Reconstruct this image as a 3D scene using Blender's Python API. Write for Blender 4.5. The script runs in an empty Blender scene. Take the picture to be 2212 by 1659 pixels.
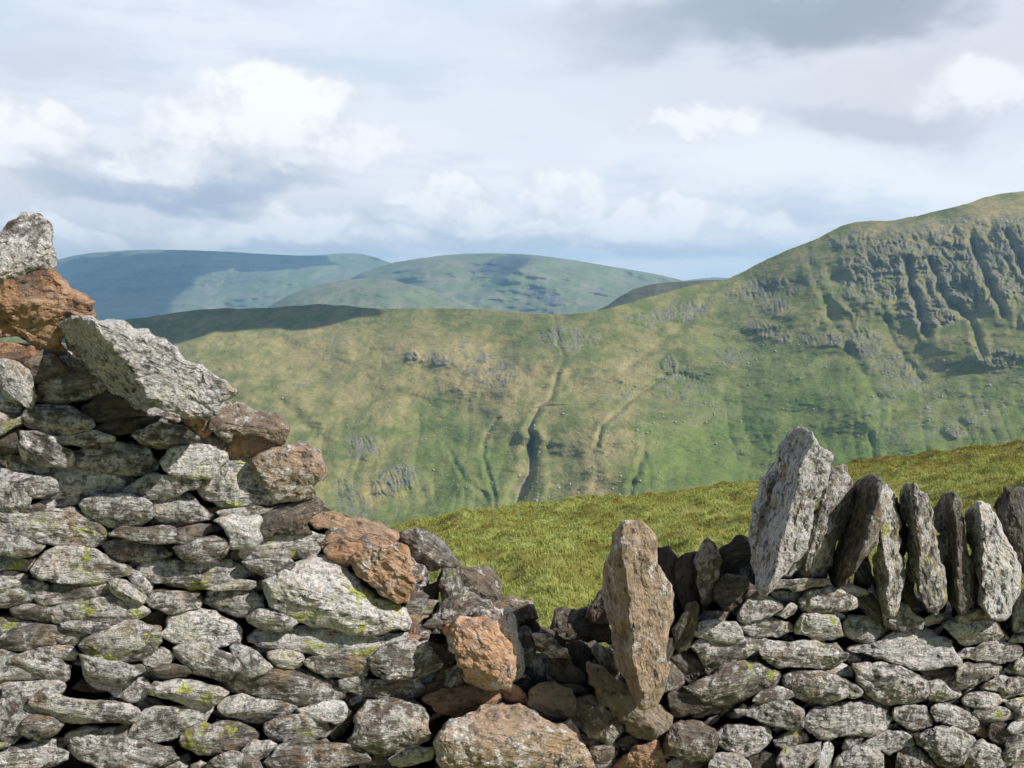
import bpy, math
import numpy as np
from mathutils import Vector
R = math.radians
scene = bpy.context.scene
col = scene.collection
rng = np.random.default_rng(11)

# ------------------------------------------------------------------ camera
CAMZ = 1.65
PITCH = math.atan((829.5 - 610.0) / 1720.0)
CP, SP = math.cos(PITCH), math.sin(PITCH)
cam_d = bpy.data.cameras.new('camera'); cam = bpy.data.objects.new('camera', cam_d); col.objects.link(cam)
cam.location = (0, 0, CAMZ); cam.rotation_euler = (R(90) - PITCH, 0, 0)
cam_d.sensor_width = 36; cam_d.lens = 36 * 1720 / 2212.0
cam_d.clip_start = 0.05; cam_d.clip_end = 60000
scene.camera = cam
SUN = np.array([0.69, -0.33, 0.66]); SUN /= np.linalg.norm(SUN)

def ray(X, Y):
    """direction (x/y, z/y) seen at photograph position X, Y (2212 wide)"""
    X = np.asarray(X, float); Y = np.asarray(Y, float)
    u = (X - 1106) / 1720; v = (829.5 - Y) / 1720
    dy = CP + v * SP
    return u / dy, (-SP + v * CP) / dy

# ------------------------------------------------------------------ noise
_perm = np.random.default_rng(5).permutation(4096).astype(np.int64)
_grad = np.random.default_rng(6).normal(size=(4096, 3)); _grad /= np.linalg.norm(_grad, axis=1)[:, None]
def pn(P):
    P = np.asarray(P, float)
    I = np.floor(P).astype(np.int64); F = P - I
    W = F * F * F * (F * (F * 6 - 15) + 10)
    out = np.zeros(len(P))
    for dx in (0, 1):
        for dy in (0, 1):
            for dz in (0, 1):
                h = _perm[(_perm[(_perm[(I[:, 0] + dx) & 4095] + I[:, 1] + dy) & 4095] + I[:, 2] + dz) & 4095]
                g = _grad[h]
                d = g[:, 0] * (F[:, 0] - dx) + g[:, 1] * (F[:, 1] - dy) + g[:, 2] * (F[:, 2] - dz)
                w = (W[:, 0] if dx else 1 - W[:, 0]) * (W[:, 1] if dy else 1 - W[:, 1]) * (W[:, 2] if dz else 1 - W[:, 2])
                out += w * d
    return out * 1.5
def fbm(P, octv=4, gain=.5):
    o = 0; a = 1; P = np.asarray(P, float)
    for i in range(octv):
        o = o + a * pn(P * (2 ** i) + i * 17.3); a *= gain
    return o
def ridged(P, octv=3):
    o = 0; a = 1; P = np.asarray(P, float)
    for i in range(octv):
        o = o + a * (1 - 2 * np.abs(pn(P * (2 ** i) + i * 9.1))); a *= .5
    return o
def sstep(a, b, x):
    t = np.clip((x - a) / (b - a), 0, 1); return t * t * (3 - 2 * t)

# ------------------------------------------------------------------ meshes
def mesh_obj(name, V, F, mat, parent=None, loc=None, smooth=True, color=None):
    """V (n,3) world coordinates; F list/array of quads or tris"""
    V = np.asarray(V, float)
    if loc is None: loc = np.zeros(3)
    loc = np.asarray(loc, float)
    me = bpy.data.meshes.new(name)
    F = np.asarray(F, np.int32)
    k = F.shape[1]
    me.vertices.add(len(V)); me.vertices.foreach_set('co', (V - loc).astype(np.float32).ravel())
    me.loops.add(F.size); me.loops.foreach_set('vertex_index', F.ravel())
    me.polygons.add(len(F)); me.polygons.foreach_set('loop_start', np.arange(0, F.size, k, dtype=np.int32))
    me.polygons.foreach_set('loop_total', np.full(len(F), k, np.int32))
    me.update(calc_edges=True); me.validate()
    me.polygons.foreach_set('use_smooth', np.full(len(me.polygons), smooth))
    me.materials.append(mat)
    o = bpy.data.objects.new(name, me); col.objects.link(o)
    if parent is not None:
        o.parent = parent; loc = loc - np.array(parent.location)
    o.location = loc
    if color is not None: o.color = color
    return o
def tag(o, label=None, cat=None, group=None, kind=None):
    if label: o['label'] = label
    if cat: o['category'] = cat
    if group: o['group'] = group
    if kind: o['kind'] = kind
    return o
def vattr(o, name, data):
    a = o.data.attributes.new(name, 'FLOAT_COLOR', 'POINT')
    d = np.ones((len(o.data.vertices), 4), np.float32); d[:, :data.shape[1]] = data
    a.data.foreach_set('color', d.ravel())
def gridfaces(nr, nc, wrap=False):
    i = np.arange(nr - 1)[:, None]; j = np.arange(nc if wrap else nc - 1)[None, :]
    j2 = (j + 1) % nc
    return np.stack([i * nc + j, i * nc + j2, (i + 1) * nc + j2, (i + 1) * nc + j], -1).reshape(-1, 4)

# ------------------------------------------------------------------ material helper
class NT:
    def __init__(s, name, world=None):
        if world is None:
            s.m = bpy.data.materials.new(name); s.m.use_nodes = True; s.t = s.m.node_tree
        else:
            s.m = world; s.t = world.node_tree
        s.t.nodes.clear()
    def n(s, typ, props={}, **ins):
        nd = s.t.nodes.new('ShaderNode' + typ)
        for k, v in props.items(): setattr(nd, k, v)
        for k, v in ins.items():
            k = k.replace('_', ' ')
            sock = nd.inputs[int(k[1:])] if k[0] == 'i' and k[1:].isdigit() else nd.inputs[k]
            if hasattr(v, 'links') or isinstance(v, bpy.types.NodeSocket): s.t.links.new(v, sock)
            else: sock.default_value = v
        return nd
    def math(s, op, a, b=0.0, c=0.0, clamp=False):
        return s.n('Math', dict(operation=op, use_clamp=clamp), i0=a, i1=b, i2=c).outputs[0]
    def vm(s, op, a, b=(0, 0, 0), **k):
        return s.n('VectorMath', dict(operation=op), i0=a, i1=b, **k).outputs[0]
    def noise(s, vec, scale, detail=4, rough=.55, dist=0, dim='3D', lac=2.0):
        return s.n('TexNoise', dict(noise_dimensions=dim), Vector=vec, Scale=scale, Detail=detail, Roughness=rough, Distortion=dist, Lacunarity=lac).outputs['Fac']
    def vor(s, vec, scale, feat='F1', out='Distance', rand=1.0):
        return s.n('TexVoronoi', dict(feature=feat), Vector=vec, Scale=scale, Randomness=rand).outputs[out]
    def mr(s, v, a, b, c=0.0, d=1.0, smooth=True):
        return s.n('MapRange', dict(interpolation_type='SMOOTHSTEP' if smooth else 'LINEAR'), i0=v, i1=a, i2=b, i3=c, i4=d).outputs[0]
    def mix(s, f, a, b, blend='MIX'):
        nd = s.t.nodes.new('ShaderNodeMix'); nd.data_type = 'RGBA'; nd.blend_type = blend
        for sock, v in ((nd.inputs[0], f), (nd.inputs[6], a), (nd.inputs[7], b)):
            if isinstance(v, bpy.types.NodeSocket): s.t.links.new(v, sock)
            else: sock.default_value = (v if not isinstance(v, tuple) or len(v) == 4 else v + (1,))
        return nd.outputs[2]
    def out(s, bsdf, disp=None):
        o = s.n('OutputMaterial', {}, Surface=bsdf)
        return s.m

def stone_material():
    t = NT('lichened_stone')
    tc = t.n('TexCoord').outputs['Object']
    oi = t.n('ObjectInfo')
    off = t.vm('SCALE', t.n('CombineXYZ', {}, X=oi.outputs['Random'], Y=t.math('MULTIPLY', oi.outputs['Random'], 7.3), Z=t.math('MULTIPLY', oi.outputs['Random'], 3.1)).outputs[0], (0, 0, 0), Scale=37.0)
    p = t.vm('ADD', tc, off)
    att = t.n('Attribute', dict(attribute_name='tone', attribute_type='GEOMETRY'))
    sep = t.n('SeparateColor', {}, Color=att.outputs['Color'])
    brown, yel, pale = sep.outputs[0], sep.outputs[1], sep.outputs[2]
    bright = att.outputs['Alpha']
    big = t.noise(p, 9, 5, .6); mid = t.noise(p, 34, 6, .68); fine = t.noise(p, 120, 6, .8); mid2 = t.noise(t.vm('ADD', p, (3, 8, 1)), 36, 7, .72, .3)
    big2 = t.noise(t.vm('ADD', p, (13.1, 5.2, 9.9)), 14, 5, .6)
    ga = t.n('Attribute', dict(attribute_name='grain', attribute_type='GEOMETRY')).outputs['Vector']
    lam = t.noise(t.n('Mapping', {}, Vector=ga, Scale=(1, 6, 3.5)).outputs[0], 13, 6, .66, .6)
    # bare rock
    base = t.mix(t.mr(t.math('ADD', t.math('MULTIPLY', mid, .4), t.math('MULTIPLY', lam, .6)), .38, .62), (0.055, .05, .046), (0.31, .285, .26))
    base = t.mix(t.mr(big, .4, .62, 0, .5), base, (.26, .21, .145))
    # rusty and brown weathering
    warm = t.mix(t.mr(brown, .4, .72), (.17, .122, .088), (.32, .255, .17)); warm = t.mix(t.mr(brown, .74, 1.0), warm, (.42, .225, .115))
    warm = t.mix(t.mr(mid, .3, .7, 0, .7), warm, t.mix(t.mr(brown, .45, .9), (.10, .08, .066), (.60, .42, .30)))
    warm = t.mix(t.mr(big2, .5, .66, 0, .75), warm, (.11, .085, .078))
    warm = t.mix(t.mr(mid2, .56, .68, 0, .55), warm, (.36, .30, .235))
    wf = t.math('ADD', t.mr(big2, .38, .64, -.45, .22), t.math('MULTIPLY', brown, 1.2), clamp=True)
    c = t.mix(wf, base, warm)
    # pale crusts, broken up by dark specks
    crust = t.math('ADD', t.math('MULTIPLY', mid2, .52), t.math('ADD', t.math('MULTIPLY', big, .33), t.math('MULTIPLY', lam, .15)))
    th = t.math('SUBTRACT', .66, t.math('MULTIPLY', pale, .27))
    cm = t.mr(t.math('SUBTRACT', crust, th), -.025, .035)
    cc = t.mix(t.mr(fine, .38, .62), (.36, .34, .33), (.80, .76, .735))
    cc = t.mix(t.mr(big2, .48, .6, 0, .5), cc, (.40, .43, .43))
    cc = t.mix(t.mr(big, .52, .66, 0, .45), cc, (.52, .45, .36))
    c = t.mix(t.math('MULTIPLY', cm, .93), c, cc)
    # warm dusting of green-brown lichen
    ol = t.mr(t.noise(t.vm('ADD', p, (1.7, 4.4, 2.2)), 20, 6, .7), .54, .68, 0, .35)
    c = t.mix(ol, c, (.26, .215, .15))
    oc = t.mr(t.noise(t.vm('ADD', p, (11, 1, 4)), 11, 6, .66), .56, .66, 0, .5)
    c = t.mix(oc, c, (.36, .235, .12))
    # dark specks and pits
    sp = t.mr(fine, .34, .46, 1, 0)
    c = t.mix(t.math('MULTIPLY', sp, .6), c, (.05, .046, .04))
    c = t.mix(t.mr(lam, .28, .40, .55, 0), c, (.07, .06, .05))
    bl = t.mr(t.noise(t.vm('ADD', p, (5, 2, 7)), 42, 5, .7), .56, .64, 0, .7)
    c = t.mix(bl, c, (.05, .047, .045))
    # yellow-green map lichen
    yv = t.noise(t.vm('ADD', p, (21, 3, 8)), 15, 5, .62)
    ym = t.math('MULTIPLY', t.mr(yv, .585, .625), t.mr(yel, .1, .8))
    ym2 = t.math('MULTIPLY', t.mr(t.noise(t.vm('ADD', p, (2, 31, 8)), 24, 6, .75), .54, .62), t.mr(yel, .15, 1.1, 0, .85))
    c = t.mix(t.math('MULTIPLY', ym, .85), c, t.mix(t.mr(fine, .4, .6), (.24, .25, .04), (.50, .53, .10)))
    c = t.mix(t.math('MULTIPLY', ym2, .6), c, (.34, .335, .13))
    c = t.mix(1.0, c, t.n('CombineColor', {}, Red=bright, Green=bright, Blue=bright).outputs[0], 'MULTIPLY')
    h = t.math('ADD', t.math('MULTIPLY', mid, 1.0), t.math('MULTIPLY', fine, .6))
    h = t.math('ADD', h, t.math('MULTIPLY', cm, .12))
    h = t.math('SUBTRACT', h, t.math('MULTIPLY', bl, .25))
    h = t.math('ADD', h, t.math('MULTIPLY', lam, 1.5))
    bump = t.n('Bump', {}, Strength=.9, Distance=.014, Height=h)
    b = t.n('BsdfPrincipled', {}, Base_Color=c, Roughness=.88, Normal=bump.outputs[0])
    b.inputs['Specular IOR Level'].default_value = .25
    return t.out(b.outputs[0])
M_STONE = stone_material()
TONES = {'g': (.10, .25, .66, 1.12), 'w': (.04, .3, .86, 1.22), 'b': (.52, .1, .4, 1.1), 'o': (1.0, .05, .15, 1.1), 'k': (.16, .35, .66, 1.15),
         'd': (.2, .1, .22, .72), 't': (.74, .2, .46, 1.35), 'p': (.95, .0, .38, 1.35), 'm': (.32, .3, .6, 1.12)}
def tone(code):
    c = np.array(TONES[code[0]])
    for ch in code[1:]:
        if ch == 'y': c[1] = 1.0
        else:
            c = (c + np.array(TONES[ch])) / 2
    c = c * (1 + rng.uniform(-.12, .12, 4)); return c

# ------------------------------------------------------------------ stones
def rock_mesh(O, c0, ex, ey, ez, thick, seed, ridge=None, nth=64, nr=13, edge=.5, rough=1.0, chip=1.0):
    """stone whose face has outline O (n,2 metres in the ex/ey plane through c0), ez towards the viewer's side of the wall"""
    r = np.random.default_rng(seed)
    nx_ = np.roll(O, -1, 0) - O; le = np.linalg.norm(nx_, axis=1); per = np.stack([nx_[:, 1], -nx_[:, 0]], 1) / (le[:, None] + 1e-9)
    f_ = r.uniform(.3, .7, len(O)); O = np.stack([O, O + nx_ * f_[:, None] + per * (r.uniform(-.08, .11, len(O)) * chip * 1.4 * le)[:, None]], 1).reshape(-1, 2)
    for _ in range(1):
        Q = np.roll(O, -1, 0); O = np.stack([O * .93 + Q * .07, O * .07 + Q * .93], 1).reshape(-1, 2)
    seg = np.linalg.norm(np.roll(O, -1, 0) - O, axis=1); L = np.concatenate([[0], np.cumsum(seg)])
    s = np.linspace(0, L[-1], nth, endpoint=False); OO = np.vstack([O, O[:1]])
    C = np.stack([np.interp(s, L, OO[:, 0]), np.interp(s, L, OO[:, 1])], 1)
    cen = C.mean(0); D = C - cen
    w, v = np.linalg.eigh(np.cov(D.T)); ax = v[:, 1]; mn = v[:, 0]
    la = np.abs(D @ ax).max(); lb = np.abs(D @ mn).max()
    half = max(0, (la - lb)) * .75
    inner = cen + np.clip(D @ ax, -half, half)[:, None] * ax
    B = edge * lb
    t = np.linspace(0, 1, nr) ** .7
    P2 = inner[None] + t[:, None, None] * (C - inner)[None]
    q = P2 - cen
    qu = np.stack([q @ ax / la, q @ mn / lb], -1)
    if ridge is None:
        an = r.uniform(0, 6.28); g = r.uniform(.1, .55)
        zf = B * g * (qu @ np.array([math.cos(an), math.sin(an)]))
        an = r.uniform(0, 6.28); zf = np.minimum(zf, B * (r.uniform(.0, .15) - r.uniform(.1, .9) * (qu @ np.array([math.cos(an), math.sin(an)]))))
        # a crest along the stone: upper face leans back, lower face is undercut
        vert = abs(mn[1]) > .5; up = mn * np.sign(mn[1]) if vert else mn * np.sign(mn[0])
        e_ = (q @ up) / lb + .25 * (q @ ax) / la * r.uniform(-1, 1) - r.uniform(-.45, .25)
        zf = zf - B * np.where(e_ > 0, r.uniform(.0, .45), -r.uniform(.0, .7)) * e_
        a0 = r.uniform(0, 6.28); nk = 4
        for k in range(nk):
            an = a0 + k * 6.283 / nk + r.uniform(-.3, .3)
            dd = qu @ np.array([math.cos(an), math.sin(an)])
            zf = zf - B * r.uniform(.3, 1.5) * np.clip(dd - r.uniform(.25, .85), 0, 9)
    else:
        p0, p1, sL, sR = ridge
        d = p1 - p0; d = d / np.linalg.norm(d); nrm = np.array([d[1], -d[0]])
        if nrm[0] < 0: nrm = -nrm
        dist = (P2 - p0) @ nrm + .15 * lb * pn(np.concatenate([P2 * 14, np.full(P2.shape[:2] + (1,), seed * 1.7)], -1).reshape(-1, 3)).reshape(P2.shape[:2])
        zf = np.where(dist > 0, -sR * dist, sL * dist)
        for k in range(4):
            an = r.uniform(0, 6.28); dd = qu @ np.array([math.cos(an), math.sin(an)])
            zf = zf - B * r.uniform(.4, 1.2) * np.clip(dd - r.uniform(.5, .85), 0, 9)
    tt = t[:, None]
    z = zf - B * .4 * (1 - np.sqrt(np.clip(1 - tt ** 14, 0, 1)))
    front = np.concatenate([P2, z[..., None]], -1)
    rings = [front]; GR = None
    zb = z[-1]
    for sfr, sh in ((.2, 1.0), (.5, .96), (.8, .88), (1.0, .7), (1.0, .35)):
        pos = inner + (C - inner) * sh
        zz = zb * (1 - sfr) + (-thick) * sfr
        rings.append(np.concatenate([pos, zz[:, None]], -1)[None])
    G = np.concatenate(rings, 0); nrT = G.shape[0]
    V = G.reshape(-1, 3)
    sd = seed * 3.77
    al = (V[:, :2] - cen) @ ax; pe = (V[:, :2] - cen) @ mn
    amp = min(.009, .11 * lb) * rough
    N = [fbm(V * 18 + sd + k * 31.7, 4, .55) for k in range(3)]
    lam = fbm(np.stack([al * 11 + sd + 1.2 * N[0], pe * 34 + .9 * N[1], V[:, 2] * 26], 1), 3)
    chp = ridged(np.stack([V[:, 0] * 22 + sd, V[:, 1] * 22, V[:, 2] * 22], 1), 2)
    V = V.copy()
    tfull = np.concatenate([np.repeat(t, nth), np.ones(5 * nth)])
    kk = .35 + .65 * tfull
    jag = pn(V * 60 + sd) * .5
    V[:, 0] += amp * (.75 * N[0] + .35 * jag) * kk + mn[0] * lam * amp * .45 * kk
    V[:, 1] += amp * (.75 * N[1] + .35 * jag) * kk + mn[1] * lam * amp * .45 * kk
    V[:, 2] += amp * (.8 * N[2] + .6 * lam - .22 * np.clip(chp, 0, 2))
    cc3 = c0 + cen[0] * ex + cen[1] * ey; dv = CAM - cc3; dv /= np.linalg.norm(dv)
    if ez @ dv > .3: ez = dv / (ez @ dv)
    rim = V[(nr - 1) * nth:nr * nth, 2].mean(); V[:, 2] -= rim * (1.0 if ridge is not None else .6)
    W = c0 + V[:, :1] * ex + V[:, 1:2] * ey + V[:, 2:] * ez
    F = gridfaces(nrT, nth, True)
    # caps: rings collapse on the inner segment; add closing fan at the back
    last = (nrT - 1) * nth
    bc = W[last:last + nth].mean(0)
    W = np.vstack([W, bc])
    bf = np.stack([last + (np.arange(nth)), last + (np.arange(nth) + 1) % nth, np.full(nth, len(W) - 1), np.full(nth, len(W) - 1)], 1)
    tri = bf[:, :3]
    gr = np.stack([np.r_[al, 0], np.r_[pe, 0], np.r_[V[:, 2], 0]], 1) + 3.1 * (seed % 97)
    return W, F[:, ::-1], tri[:, ::-1], gr

def rock_object(name, W, F, T, mat, parent, tn, loc=None, gr=None):
    # quads plus triangles
    me = bpy.data.meshes.new(name)
    if loc is None: loc = W.mean(0)
    me.vertices.add(len(W)); me.vertices.foreach_set('co', (W - loc).astype(np.float32).ravel())
    idx = np.concatenate([F.ravel(), T.ravel()]).astype(np.int32)
    tot = np.concatenate([np.full(len(F), 4), np.full(len(T), 3)]).astype(np.int32)
    me.loops.add(len(idx)); me.loops.foreach_set('vertex_index', idx)
    me.polygons.add(len(tot)); me.polygons.foreach_set('loop_start', np.concatenate([[0], np.cumsum(tot)[:-1]]).astype(np.int32))
    me.polygons.foreach_set('loop_total', tot)
    me.update(calc_edges=True)
    me.polygons.foreach_set('use_smooth', np.full(len(tot), False))
    me.materials.append(mat)
    o = bpy.data.objects.new(name, me); col.objects.link(o)
    vattr(o, 'tone', tn if np.ndim(tn) == 2 else np.tile(np.asarray(tn)[None], (len(W), 1)))
    vattr(o, 'grain', gr if gr is not None else W)
    pl = np.array(parent.location) if parent is not None else 0
    if parent is not None: o.parent = parent
    o.location = loc - pl
    return o

# wall plane: runs left to right, farther away on the right
EX = np.array([1, .25, 0]); EX /= np.linalg.norm(EX)
EY = np.array([0, 0, 1.0]); EZ = np.cross(EX, EY)            # EZ points to the camera's side
WP = np.array([0, 2.15, CAMZ - .6])
CAM = np.array([0, 0, CAMZ])
def on_wall(X, Y, back=0.0):
    """point where the sight line through photograph position X, Y (2212 wide) meets the wall's face, set back"""
    rx, rz = ray(X, Y)
    d = np.stack([rx, np.ones_like(rx), rz], -1)
    P0 = WP - EZ * back
    t = ((P0 - CAM) @ EZ) / (d @ EZ)
    return CAM + d * t[..., None]
def wall_uv(P): return np.stack([(P - WP) @ EX, (P - WP) @ EY], -1)
TS = 800 / 2212.0
def tile_xy(tile, pts):
    a = np.array([[float(c) for c in s.split(',')] for s in pts.split()])
    x0, y0 = TILES[tile]
    s = 2212 / 3000.0
    return (x0 + a[:, 0] * TS) * s, (y0 + a[:, 1] * TS) * s
def build_stone(tile, pts, back, thick, seed, ridge=None, grow=.0085, **k):
    X, Y = tile_xy(tile, pts)
    P = on_wall(X, Y, back); uv = wall_uv(P)
    if grow: m_ = uv.mean(0); dd_ = uv - m_; uv = uv + dd_ / np.linalg.norm(dd_, axis=1)[:, None] * grow
    ar = .5 * np.sum(uv[:, 0] * np.roll(uv[:, 1], -1) - np.roll(uv[:, 0], -1) * uv[:, 1])
    if ar < 0: uv = uv[::-1]
    rg = None
    if ridge:
        rx, ry = tile_xy(tile, '%g,%g %g,%g' % tuple(ridge[:4]))
        q = wall_uv(on_wall(rx, ry, back)); rg = (q[0], q[1], ridge[4], ridge[5])
    return rock_mesh(uv, WP - EZ * back, EX, EY, EZ, thick, seed, rg, **k)
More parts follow.
